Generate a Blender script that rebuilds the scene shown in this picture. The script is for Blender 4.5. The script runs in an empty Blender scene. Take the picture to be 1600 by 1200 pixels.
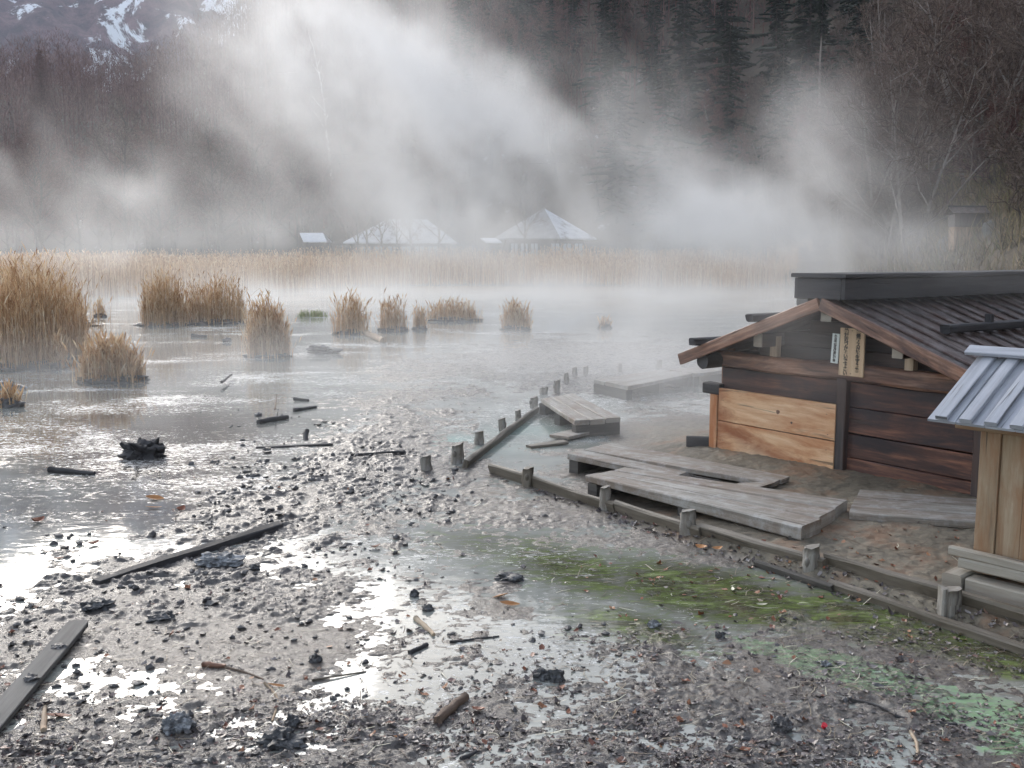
import bpy, math, random
import numpy as np
from mathutils import Vector, Matrix, noise as mnoise
R = math.radians
random.seed(7)
rng = np.random.default_rng(11)
scene = bpy.context.scene
COL = scene.collection

# ------------------------------------------------------------------ camera, sky, sun, exposure
FPX, HOR, CAMH = 1525.0, 402.0, 2.0            # focal length in photo pixels, horizon row, eye height (m)
PITCH = math.atan((600 - HOR) / FPX)
cam_d = bpy.data.cameras.new("camera"); cam = bpy.data.objects.new("camera", cam_d); COL.objects.link(cam)
cam_d.sensor_width = 36; cam_d.lens = FPX * 36 / 1600; cam_d.clip_start = 0.1; cam_d.clip_end = 6000
cam.location = (0, 0, CAMH); cam.rotation_euler = (math.pi / 2 - PITCH, 0, 0)
scene.camera = cam

SUN_AZ, SUN_EL = R(-24), R(17.5)                 # azimuth from +Y (negative = left), elevation
world = bpy.data.worlds.new("World"); scene.world = world; world.use_nodes = True
wn, wl = world.node_tree.nodes, world.node_tree.links
for n in list(wn): wn.remove(n)
sky = wn.new("ShaderNodeTexSky"); sky.sky_type = 'NISHITA'; sky.sun_disc = False
sky.sun_elevation = SUN_EL; sky.sun_rotation = SUN_AZ; sky.dust_density = 2.2; sky.air_density = 1.0
hs = wn.new("ShaderNodeHueSaturation"); hs.inputs['Saturation'].default_value = 0.50
bg = wn.new("ShaderNodeBackground"); bg.inputs['Strength'].default_value = 0.15
wo = wn.new("ShaderNodeOutputWorld")
wl.new(sky.outputs[0], hs.inputs['Color']); wl.new(hs.outputs[0], bg.inputs[0]); wl.new(bg.outputs[0], wo.inputs[0])
sun_d = bpy.data.lights.new("sun", 'SUN'); sun_d.energy = 0.7; sun_d.angle = R(32); sun_d.color = (1.0, 0.975, 0.94)
sun = bpy.data.objects.new("sun", sun_d); COL.objects.link(sun)
sdir = Vector((math.sin(SUN_AZ) * math.cos(SUN_EL), math.cos(SUN_AZ) * math.cos(SUN_EL), math.sin(SUN_EL)))
sun.rotation_euler = sdir.to_track_quat('Z', 'Y').to_euler()
scene.view_settings.view_transform = 'Standard'; scene.view_settings.look = 'None'
scene.view_settings.exposure = 1.52; scene.view_settings.gamma = 1.0
cy = scene.cycles
cy.use_denoising = True
cy.use_adaptive_sampling = True; cy.adaptive_threshold = 0.02
cy.max_bounces = 6; cy.diffuse_bounces = 2; cy.glossy_bounces = 3; cy.transmission_bounces = 2; cy.transparent_max_bounces = 8
cy.volume_bounces = 2; cy.volume_max_steps = 96; cy.volume_step_rate = 1.0
cy.sample_clamp_indirect = 4.0

# ------------------------------------------------------------------ helpers
def P(px, py, z=0.0):
    """point of the plane at height z on the sight line of a photo pixel"""
    u, v = px - 800.0, 600.0 - py
    dx = u; dy = FPX * math.cos(PITCH) + v * math.sin(PITCH); dz = -FPX * math.sin(PITCH) + v * math.cos(PITCH)
    t = (z - CAMH) / dz
    return Vector((dx * t, dy * t, z))
def ZAT(py, Y):
    v = 600.0 - py
    dy = FPX * math.cos(PITCH) + v * math.sin(PITCH); dz = -FPX * math.sin(PITCH) + v * math.cos(PITCH)
    return CAMH + dz / dy * Y
def XAT(px, py, Y):
    v = 600.0 - py
    return (px - 800.0) / (FPX * math.cos(PITCH) + v * math.sin(PITCH)) * Y
def topix(x, y, z=0.0):
    f = y * math.cos(PITCH) - (z - CAMH) * math.sin(PITCH); u = y * math.sin(PITCH) + (z - CAMH) * math.cos(PITCH)
    return 800 + FPX * x / f, 600 - FPX * u / f

def link(name, me, mat=None, parent=None, loc=None):
    o = bpy.data.objects.new(name, me); COL.objects.link(o)
    if mat is not None:
        for m in (mat if isinstance(mat, (list, tuple)) else [mat]): me.materials.append(m)
    if parent: o.parent = parent
    if loc is not None: o.location = loc
    return o
def tag(o, label=None, cat=None, group=None, kind=None):
    if label: o['label'] = label
    if cat: o['category'] = cat
    if group: o['group'] = group
    if kind: o['kind'] = kind
    return o
def thing(name, label, cat, loc=(0, 0, 0), rz=0, group=None):
    o = bpy.data.objects.new(name, None); COL.objects.link(o); o.empty_display_size = 0.2
    o.location = loc; o.rotation_euler = (0, 0, rz)
    return tag(o, label, cat, group)

class MB:
    def __init__(s): s.v = []; s.f = []; s.uv = []; s.mi = []; s.sm = []
    def add(s, vs, fs, uvs=None, mi=0, smooth=False):
        b = len(s.v); s.v += [tuple(v) for v in vs]
        for k, f in enumerate(fs):
            s.f.append([b + i for i in f]); s.mi.append(mi); s.sm.append(smooth)
            s.uv.append(uvs[k] if uvs else [(vs[i][0], vs[i][1]) for i in f])
    def board(s, p0, p1, w, t, up=(0, 0, 1), jit=0.003, ch=0.006, seg=None, mi=0, taper=1.0, roughend=0.0, sk=(0.0, 0.0)):
        p0, p1 = Vector(p0), Vector(p1); a = p1 - p0; L = a.length; a.normalize()
        side = a.cross(Vector(up)).normalized(); u = side.cross(a).normalized()
        n = seg or max(2, int(L / 0.22)); hw, ht = w / 2, t / 2; ch = min(ch, hw * .5, ht * .5)
        prof = [(-hw + ch, -ht), (hw - ch, -ht), (hw, -ht + ch), (hw, ht - ch), (hw - ch, ht), (-hw + ch, ht), (-hw, ht - ch), (-hw, -ht + ch)]
        per = [0]
        for i in range(8):
            q, r2 = prof[i], prof[(i + 1) % 8]; per.append(per[-1] + math.hypot(q[0] - r2[0], q[1] - r2[1]))
        ru, rv = random.random() * 50, random.random() * 50; sd = random.random() * 100
        vs = []; fs = []; uvs = []
        for k in range(n + 1):
            q = k / n; c = p0.lerp(p1, q); sc = 1 + (taper - 1) * q
            off = mnoise.noise_vector(Vector((q * L * 1.3 + sd, sd, 0))) * jit * 1.5
            for i, (x, y) in enumerate(prof):
                nz = mnoise.noise_vector(Vector((q * L * 5 + sd, i * 3.1, sd))) * jit
                e = 0
                if roughend and k in (0, n): e = (random.random() - .5) * roughend
                vs.append(c + side * (x * sc + nz.x + off.x) + u * (y * sc + nz.y + off.y) + a * (e - x * (sk[0] * (1 - q) + sk[1] * q)))
        for k in range(n):
            for i in range(8):
                j = (i + 1) % 8
                fs.append([k * 8 + i, k * 8 + j, (k + 1) * 8 + j, (k + 1) * 8 + i])
                u0, u1 = k / n * L + ru, (k + 1) / n * L + ru
                uvs.append([(u0, per[i] + rv), (u0, per[i + 1] + rv), (u1, per[i + 1] + rv), (u1, per[i] + rv)])
        fs.append(list(range(7, -1, -1))); uvs.append([(prof[i][0] * .3 + ru, prof[i][1] + rv) for i in range(7, -1, -1)])
        fs.append([n * 8 + i for i in range(8)]); uvs.append([(prof[i][0] * .3 + ru, prof[i][1] + rv) for i in range(8)])
        s.add(vs, fs, uvs, mi)
    def rod(s, pts, rad, sides=8, jit=0.0, mi=0, cap=True, smooth=True):
        pts = [Vector(p) for p in pts]; n = len(pts)
        if not isinstance(rad, (list, tuple)): rad = [rad] * n
        vs = []; fs = []; uvs = []; L = 0; sd = random.random() * 99
        for k, c in enumerate(pts):
            d = (pts[min(k + 1, n - 1)] - pts[max(k - 1, 0)]).normalized()
            r0 = Vector((0, 0, 1)) if abs(d.z) < .9 else Vector((1, 0, 0))
            e1 = d.cross(r0).normalized(); e2 = d.cross(e1)
            for i in range(sides):
                an = 2 * math.pi * i / sides
                rr = rad[k] * (1 + jit * mnoise.noise(Vector((math.cos(an) * 1.5 + sd, math.sin(an) * 1.5, k * .6))))
                vs.append(c + e1 * math.cos(an) * rr + e2 * math.sin(an) * rr)
        for k in range(n - 1):
            l2 = L + (pts[k + 1] - pts[k]).length
            for i in range(sides):
                j = (i + 1) % sides
                fs.append([k * sides + i, k * sides + j, (k + 1) * sides + j, (k + 1) * sides + i])
                c = 2 * math.pi * max(rad[k], .01) / sides
                uvs.append([(L + sd, i * c), (L + sd, (i + 1) * c), (l2 + sd, (i + 1) * c), (l2 + sd, i * c)])
            L = l2
        s.add(vs, fs, uvs, mi, smooth)
        if cap:
            b = len(s.v) - len(vs)
            for ring, rev in ((0, False), (n - 1, True)):
                idx = [b + ring * sides + i for i in range(sides)]
                if rev: idx = idx[::-1]
                s.f.append(idx); s.mi.append(mi); s.sm.append(False)
                s.uv.append([(s.v[i][0] * .3 + sd, s.v[i][1]) for i in idx])
    def lump(s, c, r, sq=(1, 1, 1), rough=.35, fr=1.6, sub=3, mi=0, smooth=False, ridged=False):
        vs, fs = ico(sub); sd = Vector((random.random() * 90, random.random() * 90, random.random() * 90)); out = []
        for v in vs:
            q = Vector(v); n = mnoise.fractal(q * fr + sd, .9, 2.0, 4)
            if ridged: n = abs(n) * 1.5 - .3
            k = r * (1 + rough * n)
            out.append((c[0] + q.x * k * sq[0], c[1] + q.y * k * sq[1], c[2] + q.z * k * sq[2]))
        s.add(out, fs, None, mi, smooth)
    def build(s, name, mat, parent=None, loc=None, bevel=0):
        me = bpy.data.meshes.new(name); me.from_pydata(s.v, [], s.f)
        uvl = me.uv_layers.new(name="UVMap"); flat = [c for f in s.uv for uv in f for c in uv]
        uvl.data.foreach_set("uv", flat); me.polygons.foreach_set("material_index", s.mi); me.polygons.foreach_set("use_smooth", s.sm)
        return link(name, me, mat, parent, loc)
_ico = {}
def ico(sub):
    if sub in _ico: return _ico[sub]
    import bmesh
    bm = bmesh.new(); bmesh.ops.create_icosphere(bm, subdivisions=sub, radius=1.0)
    vs = [tuple(v.co) for v in bm.verts]; fs = [[v.index for v in f.verts] for f in bm.faces]; bm.free()
    _ico[sub] = (vs, fs); return _ico[sub]

def np_mesh(name, verts, quads, smooth=False):
    verts = np.asarray(verts, dtype=np.float32); quads = np.asarray(quads, dtype=np.int32)
    k = quads.shape[1]; me = bpy.data.meshes.new(name)
    me.vertices.add(len(verts)); me.vertices.foreach_set("co", verts.ravel())
    me.loops.add(quads.size); me.loops.foreach_set("vertex_index", quads.ravel())
    me.polygons.add(len(quads)); me.polygons.foreach_set("loop_start", np.arange(0, quads.size, k, dtype=np.int32))
    me.polygons.foreach_set("loop_total", np.full(len(quads), k, dtype=np.int32))
    me.polygons.foreach_set("use_smooth", np.full(len(quads), smooth))
    me.update(calc_edges=True); return me

# ---- numpy noise
_perm = rng.permutation(4096)
def _h(ix, iy): return _perm[(_perm[ix & 4095] + iy) & 4095] / 4095.0
def vnoise(x, y):
    ix = np.floor(x).astype(np.int64); iy = np.floor(y).astype(np.int64); fx = x - ix; fy = y - iy
    sx = fx * fx * fx * (fx * (fx * 6 - 15) + 10); sy = fy * fy * fy * (fy * (fy * 6 - 15) + 10)
    a = _h(ix, iy); b = _h(ix + 1, iy); c = _h(ix, iy + 1); d = _h(ix + 1, iy + 1)
    return (a + (b - a) * sx) * (1 - sy) + (c + (d - c) * sx) * sy
def fbm(x, y, oct=4, lac=2.03, gain=.5):
    s = 0; a = 1; t = 0
    for k in range(oct):
        s = s + a * (vnoise(x + 17.3 * k, y - 9.1 * k) * 2 - 1); t += a; x = x * lac; y = y * lac; a *= gain
    return s / t * 1.6
def sstep(a, b, x): t = np.clip((x - a) / (b - a), 0, 1); return t * t * (3 - 2 * t)

# ------------------------------------------------------------------ materials
def newmat(name):
    m = bpy.data.materials.new(name); m.use_nodes = True; nt = m.node_tree
    b = nt.nodes.get("Principled BSDF"); return m, nt, b
def N(nt, typ, **kw):
    n = nt.nodes.new(typ)
    for k, v in kw.items():
        if k == 'op': n.operation = v
        elif k.startswith('i_'): n.inputs[int(k[2:])].default_value = v
        else: setattr(n, k, v)
    return n
def ramp(nt, src, stops):
    r = nt.nodes.new("ShaderNodeValToRGB"); el = r.color_ramp.elements
    while len(el) < len(stops): el.new(.5)
    for e, (p, c) in zip(el, stops):
        e.position = p; e.color = (c[0], c[1], c[2], 1) if isinstance(c, (tuple, list)) else (c, c, c, 1)
    nt.links.new(src, r.inputs[0]); return r.outputs[0]
def noise_(nt, vec, scale, detail=5, rough=.6, dist=0.0):
    n = nt.nodes.new("ShaderNodeTexNoise"); n.inputs['Scale'].default_value = scale; n.inputs['Detail'].default_value = detail
    n.inputs['Roughness'].default_value = rough; n.inputs['Distortion'].default_value = dist
    if vec is not None: nt.links.new(vec, n.inputs['Vector'])
    return n.outputs['Fac']
def mixc(nt, fac, a, b, mode='MIX'):
    m = nt.nodes.new("ShaderNodeMix"); m.data_type = 'RGBA'; m.blend_type = mode
    for sck, v in ((m.inputs[0], fac), (m.inputs[6], a), (m.inputs[7], b)):
        if isinstance(v, bpy.types.NodeSocket): nt.links.new(v, sck)
        elif isinstance(v, (int, float)): sck.default_value = v
        else: sck.default_value = (v[0], v[1], v[2], 1)
    return m.outputs[2]
def math_(nt, op, a, b=None, c=None, clamp=False):
    m = nt.nodes.new("ShaderNodeMath"); m.operation = op; m.use_clamp = clamp
    for i, v in enumerate((a, b, c)):
        if v is None: continue
        if isinstance(v, bpy.types.NodeSocket): nt.links.new(v, m.inputs[i])
        else: m.inputs[i].default_value = v
    return m.outputs[0]
def bump(nt, b, h, strength=.4, dist=.01):
    n = nt.nodes.new("ShaderNodeBump"); n.inputs['Strength'].default_value = strength; n.inputs['Distance'].default_value = dist
    nt.links.new(h, n.inputs['Height']); nt.links.new(n.outputs[0], b.inputs['Normal'])
def coord(nt, which='Object'):
    return nt.nodes.new("ShaderNodeTexCoord").outputs[which]
def mapping(nt, vec, scale=(1, 1, 1), rot=(0, 0, 0), loc=(0, 0, 0)):
    m = nt.nodes.new("ShaderNodeMapping"); m.inputs['Scale'].default_value = scale; m.inputs['Rotation'].default_value = rot
    m.inputs['Location'].default_value = loc
    nt.links.new(vec, m.inputs['Vector']); return m.outputs[0]

def wood(name, stops, stain=None, stainamt=.5, rough=.75, gscale=26, bumpd=.004, frost=0, cscale=1.6):
    m, nt, b = newmat(name)
    uv = coord(nt, 'UV'); g = noise_(nt, mapping(nt, uv, (1.3, gscale, 1)), 1.0, 7, .62, .4)
    g2 = noise_(nt, mapping(nt, uv, (3.5, gscale * 3.2, 1)), 1.0, 4, .7)
    gg = math_(nt, 'ADD', math_(nt, 'MULTIPLY', g, .7), math_(nt, 'MULTIPLY', g2, .3))
    c = ramp(nt, gg, stops)
    big = noise_(nt, mapping(nt, uv, (cscale * .55, cscale * 2.6, 1)), 1.0, 6, .68, .5)
    if stain is not None:
        f = math_(nt, 'MULTIPLY', ramp(nt, big, [(.42, 0.0), (.62, 1.0)]), stainamt)
        c = mixc(nt, f, c, stain)
    isl = nt.nodes.new("ShaderNodeNewGeometry").outputs['Random Per Island']
    c = mixc(nt, .35, c, ramp(nt, isl, [(0, .35), (1, .65)]), 'OVERLAY')
    if frost:
        fr = ramp(nt, noise_(nt, coord(nt, 'Object'), 7, 6, .75), [(.48, 0.0), (.66, 1.0)])
        c = mixc(nt, math_(nt, 'MULTIPLY', fr, frost), c, (.62, .62, .63))
    crack = ramp(nt, noise_(nt, mapping(nt, uv, (.9, gscale * 1.7, 1)), 1.0, 3, .5, .8), [(.30, 0.0), (.36, 1.0)])
    c = mixc(nt, math_(nt, 'MULTIPLY', math_(nt, 'SUBTRACT', 1.0, crack), .7), c, (.03, .025, .02))
    nt.links.new(c, b.inputs['Base Color']); b.inputs['Roughness'].default_value = rough
    bump(nt, b, math_(nt, 'ADD', gg, math_(nt, 'MULTIPLY', crack, .8)), .7, bumpd)
    return m
M = {}
M['deck'] = wood('deck_wood', [(.3, (.13, .115, .10)), (.5, (.28, .26, .23)), (.7, (.46, .435, .40))], (.17, .115, .08), .75, .6, 30, .004, .35)
M['joist'] = wood('joist_wood', [(.3, (.05, .045, .04)), (.55, (.11, .10, .09)), (.75, (.2, .18, .16))], (.05, .045, .04), .6)
M['timber'] = wood('timber_wood', [(.3, (.07, .058, .045)), (.5, (.17, .145, .115)), (.72, (.31, .275, .23))], (.08, .065, .045), .7, .55, 22, .006)
M['post'] = wood('post_wood', [(.3, (.12, .105, .09)), (.5, (.25, .235, .21)), (.7, (.40, .385, .355))], (.11, .08, .055), .6, .7, 30, .006, .25, 6)
M['darkwood'] = wood('dark_wood', [(.3, (.022, .019, .021)), (.5, (.05, .044, .046)), (.75, (.13, .11, .11))], (.12, .055, .035), .4, .5, 18)
M['roofwood'] = wood('roof_wood', [(.3, (.025, .018, .018)), (.5, (.07, .052, .048)), (.72, (.24, .18, .155))], (.10, .055, .045), .7, .55, 20, .005, .18)
M['redwood'] = wood('red_wood', [(.32, (.12, .055, .035)), (.5, (.30, .155, .10)), (.7, (.62, .42, .31))], (.055, .035, .035), .9, .55, 16)
M['wallwood'] = wood('wall_wood', [(.32, (.035, .018, .016)), (.5, (.11, .05, .038)), (.68, (.36, .16, .095))], (.022, .017, .022), .92, .5, 14, .004, 0, 1.1)
M['pine'] = wood('pine_wood', [(.3, (.58, .33, .18)), (.5, (.72, .46, .27)), (.75, (.82, .62, .42))], (.42, .15, .05), .95, .6, 9, .002, 0, 1.5)
M['palewood'] = wood('pale_wood', [(.3, (.30, .22, .15)), (.5, (.46, .36, .26)), (.75, (.62, .53, .42))], (.22, .13, .08), .5)
M['boxwood'] = wood('box_wood', [(.3, (.16, .11, .07)), (.5, (.33, .24, .155)), (.72, (.52, .43, .32))], (.29, .15, .075), .85, .65, 16, .004, 0, 2.6)
M['greyroof'] = wood('grey_roof', [(.3, (.22, .23, .26)), (.5, (.36, .375, .42)), (.75, (.5, .515, .56))], (.26, .27, .31), .3, .38, 18, .002)
M['sill'] = wood('sill_wood', [(.3, (.26, .235, .19)), (.5, (.38, .35, .30)), (.75, (.52, .49, .43))], (.23, .17, .12), .45, .65, 18)
M['blackwood'] = wood('black_wood', [(.3, (.02, .019, .022)), (.5, (.05, .048, .052)), (.75, (.10, .095, .10))], (.03, .028, .03), .5, .75, 20, .006)
M['greyplank'] = wood('grey_plank', [(.3, (.07, .068, .066)), (.5, (.13, .127, .122)), (.75, (.21, .205, .195))], (.06, .055, .05), .5, .75, 18, .003)
M['bark_twig'] = wood('bark_twig', [(.3, (.06, .04, .03)), (.5, (.14, .095, .07)), (.75, (.26, .2, .15))])

m = M['pine']; nt = m.node_tree; b = nt.nodes['Principled BSDF']; base = b.inputs['Base Color'].links[0].from_socket
sx = nt.nodes.new("ShaderNodeSeparateXYZ"); nt.links.new(coord(nt, 'Object'), sx.inputs[0]); X_, Z_ = sx.outputs[0], sx.outputs[2]
pn_ = noise_(nt, mapping(nt, coord(nt, 'Object'), (1.6, 1, 4.0)), 2.0, 6, .65, .8)
w_ = math_(nt, 'MULTIPLY', math_(nt, 'SUBTRACT', pn_, .5), 3.2)
left = math_(nt, 'ADD', math_(nt, 'MULTIPLY', math_(nt, 'SUBTRACT', .30, X_), 3.2), w_, clamp=True)
arc = math_(nt, 'SUBTRACT', Z_, math_(nt, 'SUBTRACT', .36, math_(nt, 'MULTIPLY', X_, .26)))
band = math_(nt, 'ADD', math_(nt, 'SUBTRACT', 1.0, math_(nt, 'MULTIPLY', math_(nt, 'ABSOLUTE', arc), 9.0)), math_(nt, 'MULTIPLY', w_, .8), clamp=True)
base = mixc(nt, math_(nt, 'MULTIPLY', math_(nt, 'MULTIPLY', math_(nt, 'MAXIMUM', left, band), .95), ramp(nt, X_, [(0.0, .25), (.05, 1.0)])), base, (.29, .095, .035))
low = math_(nt, 'MULTIPLY', math_(nt, 'MULTIPLY', arc, -6.0, clamp=True), ramp(nt, X_, [(.25, 0.0), (.6, 1.0)]))
base = mixc(nt, math_(nt, 'MULTIPLY', low, .7), base, (.52, .46, .38))
nt.links.new(base, b.inputs['Base Color'])

def simple(name, stops, scale=6, rough=.6, bd=.01, which='Object', spec=.5, bs=.5):
    m, nt, b = newmat(name); n = noise_(nt, coord(nt, which), scale, 8, .7)
    nt.links.new(ramp(nt, n, stops), b.inputs['Base Color']); b.inputs['Roughness'].default_value = rough
    b.inputs['Specular IOR Level'].default_value = spec
    bump(nt, b, n, bs, bd); return m
M['rock'] = simple('dark_rock', [(.35, (.02, .021, .024)), (.55, (.06, .062, .068)), (.75, (.2, .205, .215))], 14, .4, .02)
M['frostrock'] = simple('frosty_rock', [(.35, (.04, .042, .048)), (.5, (.14, .15, .165)), (.7, (.5, .52, .56))], 22, .5, .02)
M['clod'] = simple('clod_mud', [(.35, (.035, .033, .036)), (.55, (.09, .087, .09)), (.75, (.22, .215, .22))], 18, .42, .015)
M['stone'] = simple('pale_stone', [(.3, (.12, .12, .115)), (.6, (.22, .22, .21)), (.8, (.36, .36, .35))], 3, .8, .03)
M['snow'] = simple('snow', [(.3, (.62, .66, .74)), (.7, (.82, .85, .9))], 2, .7, .05)

def island_mat(name, stops, rough=.6, spec=.4, noise_amt=.3, trans=0.0):  # trans: share of light let through thin leaves
    m, nt, b = newmat(name); isl = nt.nodes.new("ShaderNodeNewGeometry").outputs['Random Per Island']
    c = ramp(nt, isl, stops)
    n = noise_(nt, coord(nt, 'Object'), 5, 3, .6)
    c = mixc(nt, noise_amt, c, ramp(nt, n, [(.3, .25), (.7, .75)]), 'OVERLAY')
    nt.links.new(c, b.inputs['Base Color']); b.inputs['Roughness'].default_value = rough; b.inputs['Specular IOR Level'].default_value = spec
    if trans:
        tr = nt.nodes.new("ShaderNodeBsdfTranslucent"); mx = nt.nodes.new("ShaderNodeMixShader"); mx.inputs[0].default_value = trans
        nt.links.new(c, tr.inputs['Color']); nt.links.new(b.outputs[0], mx.inputs[1]); nt.links.new(tr.outputs[0], mx.inputs[2])
        nt.links.new(mx.outputs[0], nt.nodes['Material Output'].inputs['Surface'])
    return m
M['reed'] = island_mat('reed', [(0, (.34, .19, .10)), (.35, (.55, .36, .21)), (.7, (.70, .50, .31)), (1, (.80, .69, .52))], .7, .2, .3, .32)
M['reedgreen'] = island_mat('reed_green', [(0, (.16, .22, .07)), (.5, (.3, .36, .14)), (1, (.45, .42, .2))], .7, .2)
M['litter'] = island_mat('leaf_litter', [(0, (.035, .028, .030)), (.3, (.085, .065, .064)), (.6, (.16, .135, .13)), (.88, (.27, .25, .245)), (.94, (.17, .06, .04)), (1, (.36, .30, .23))], .38, .5)
M['redleaf'] = island_mat('red_leaf', [(0, (.15, .05, .03)), (.5, (.25, .09, .045)), (1, (.36, .19, .10))], .45, .5)
M['straw'] = island_mat('straw', [(0, (.05, .035, .03)), (.5, (.16, .12, .09)), (.85, (.34, .28, .2)), (1, (.72, .70, .55))], .5, .4)
M['twig'] = island_mat('twigs', [(0, (.075, .055, .048)), (.5, (.14, .105, .09)), (1, (.24, .19, .165))], .85, .1)
M['twigred'] = island_mat('twigs_red', [(0, (.085, .045, .042)), (.5, (.16, .088, .08)), (1, (.25, .16, .14))], .85, .1)
M['needle'] = island_mat('needles', [(0, (.018, .026, .020)), (.6, (.035, .048, .034)), (.95, (.06, .07, .05)), (1, (.18, .2, .2))], .8, .1)
M['brush'] = island_mat('brush', [(0, (.08, .065, .045)), (.4, (.19, .15, .095)), (.7, (.30, .235, .14)), (.85, (.15, .17, .07)), (1, (.42, .30, .19))], .85, .1)
M['barkdark'] = simple('bark_dark', [(.3, (.045, .036, .032)), (.7, (.13, .11, .10))], 5, .9, .03)
M['barkpale'] = simple('bark_pale', [(.3, (.15, .125, .11)), (.7, (.32, .285, .26))], 4, .8, .02)
M['barkwhite'] = simple('bark_white', [(.3, (.4, .39, .38)), (.55, (.62, .61, .60)), (.8, (.72, .71, .7))], 3, .7, .01)
M['redplastic'] = simple('red_plastic', [(.3, (.6, .02, .04)), (.7, (.75, .03, .05))], 3, .35, .001)
M['whitepaint'] = simple('white_paint', [(.3, (.66, .72, .70)), (.7, (.78, .83, .80))], 6, .6, .001)
M['signwood'] = wood('sign_wood', [(.3, (.52, .36, .22)), (.5, (.62, .45, .29)), (.75, (.72, .56, .38))], (.45, .27, .15), .35, .6, 14, .0015, 0, 5)
M['ink'] = simple('ink', [(.3, (.015, .012, .01)), (.7, (.04, .03, .025))], 6, .6, .001)
M['iron'] = simple('iron', [(.3, (.03, .025, .02)), (.7, (.10, .06, .04))], 9, .6, .001)
M['glass'] = simple('window_pane', [(.3, (.35, .38, .40)), (.7, (.5, .53, .55))], 1, .15, .001)
M['housewall'] = simple('house_wall', [(.3, (.06, .05, .045)), (.7, (.12, .10, .09))], 2, .8, .01)

# ------------------------------------------------------------------ the lie of the land
GX = np.array([0, 200, 400, 600, 800, 1000, 1200, 1400, 1600], float)
GY = np.array([450, 500, 530, 560, 600, 640, 690, 740, 800, 850, 900, 950, 1000, 1060, 1120, 1190], float)
LEVEL = ["001000000", "110022200", "110244444", "110456465", "210455466", "211534466", "212633568", "303645888", "125566888", "134335777",
         "266332344", "477342223", "567544444", "556555555", "566666666", "666666666"]
DARK = ["000000000", "100000000", "200133330", "320345330", "210366300", "111633000", "113822000", "218830001", "218611111", "378411222",
         "787311233", "565213333", "443223333", "433333332", "444444444", "555555544"]
def grid(G, px, py):
    A = np.array([[int(c) for c in r] for r in G], float)
    gx = np.clip(np.interp(px, GX, np.arange(len(GX))), 0, len(GX) - 1.001); gy = np.clip(np.interp(py, GY, np.arange(len(GY))), 0, len(GY) - 1.001)
    ix = gx.astype(int); iy = gy.astype(int); fx = gx - ix; fy = gy - iy
    return (A[iy, ix] * (1 - fx) + A[iy, ix + 1] * fx) * (1 - fy) + (A[iy + 1, ix] * (1 - fx) + A[iy + 1, ix + 1] * fx) * fy
def blobs(px, py, L):
    s = np.zeros_like(px)
    for (cx, cy_, rx, ry, sl, amp) in L:            # sl = slope of the long axis
        dx = px - cx; dy = py - cy_ - sl * dx
        s = np.maximum(s, amp * np.exp(-(dx / rx) ** 2 - (dy / ry) ** 2))
    return s
# edge of the timber-lined bank on the right (photo pixels -> world)
EDGE = [P(757, 742), P(825, 766), P(946, 806), P(1076, 852), P(1271, 914), P(1488, 985), P(1700, 1055)]
def edge_dist(x, y):
    """positive on the bank side (behind the timbers)"""
    best = np.full(x.shape, 1e9); sg = np.ones(x.shape)
    for a, b in zip(EDGE[:-1], EDGE[1:]):
        d = b - a; L2 = d.x ** 2 + d.y ** 2
        t = np.clip(((x - a.x) * d.x + (y - a.y) * d.y) / L2, 0, 1)
        q = np.hypot(x - a.x - t * d.x, y - a.y - t * d.y)
        c = -(d.y * (x - a.x) - d.x * (y - a.y))
        m = q < best; best = np.where(m, q, best); sg = np.where(m, np.sign(c), sg)
    return best * sg
HB = [(11, -20), (10, 12), (11.2, 25), (13.2, 40), (18, 62), (22, 85), (12, 108), (-15, 128), (-60, 150), (-130, 165), (-330, 190)]
def hill(x, y):
    """height of the wooded slopes round the marsh"""
    best = np.full(x.shape, 1e9); sg = np.ones(x.shape)
    for a, b in zip(HB[:-1], HB[1:]):
        dx, dy = b[0] - a[0], b[1] - a[1]; L2 = dx * dx + dy * dy
        t = np.clip(((x - a[0]) * dx + (y - a[1]) * dy) / L2, 0, 1)
        q = np.hypot(x - a[0] - t * dx, y - a[1] - t * dy); c = dy * (x - a[0]) - dx * (y - a[1])
        m = q < best; best = np.where(m, q, best); sg = np.where(m, np.sign(c), sg)
    s = np.maximum(best * sg, 0)
    az = np.arctan2(x, np.maximum(y, 1))
    cap = np.interp(np.degrees(az), [-40, -20, -12, -6, 0, 8, 18, 30, 60], [8.5, 8.7, 13.2, 15.8, 17.0, 18.8, 23, 27, 28])
    hr = 270 * np.tan(np.radians(cap)); D0 = np.interp(np.degrees(az), [-40, -10, 0, 10, 25, 40], [190, 140, 118, 100, 40, 20])
    S = np.maximum(270 - D0, 60)
    h = hr * np.sin(np.pi / 2 * np.minimum(1, s / S))
    h = h + sstep(2, 40, s) * (fbm(x / 22, y / 22, 4) * 4.5) + sstep(0, 8, s) * fbm(x / 3.3, y / 3.3, 3) * .5
    bank = sstep(74, 98, y + .15 * x) * 1.1
    return np.maximum(h, 0) + bank
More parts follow.
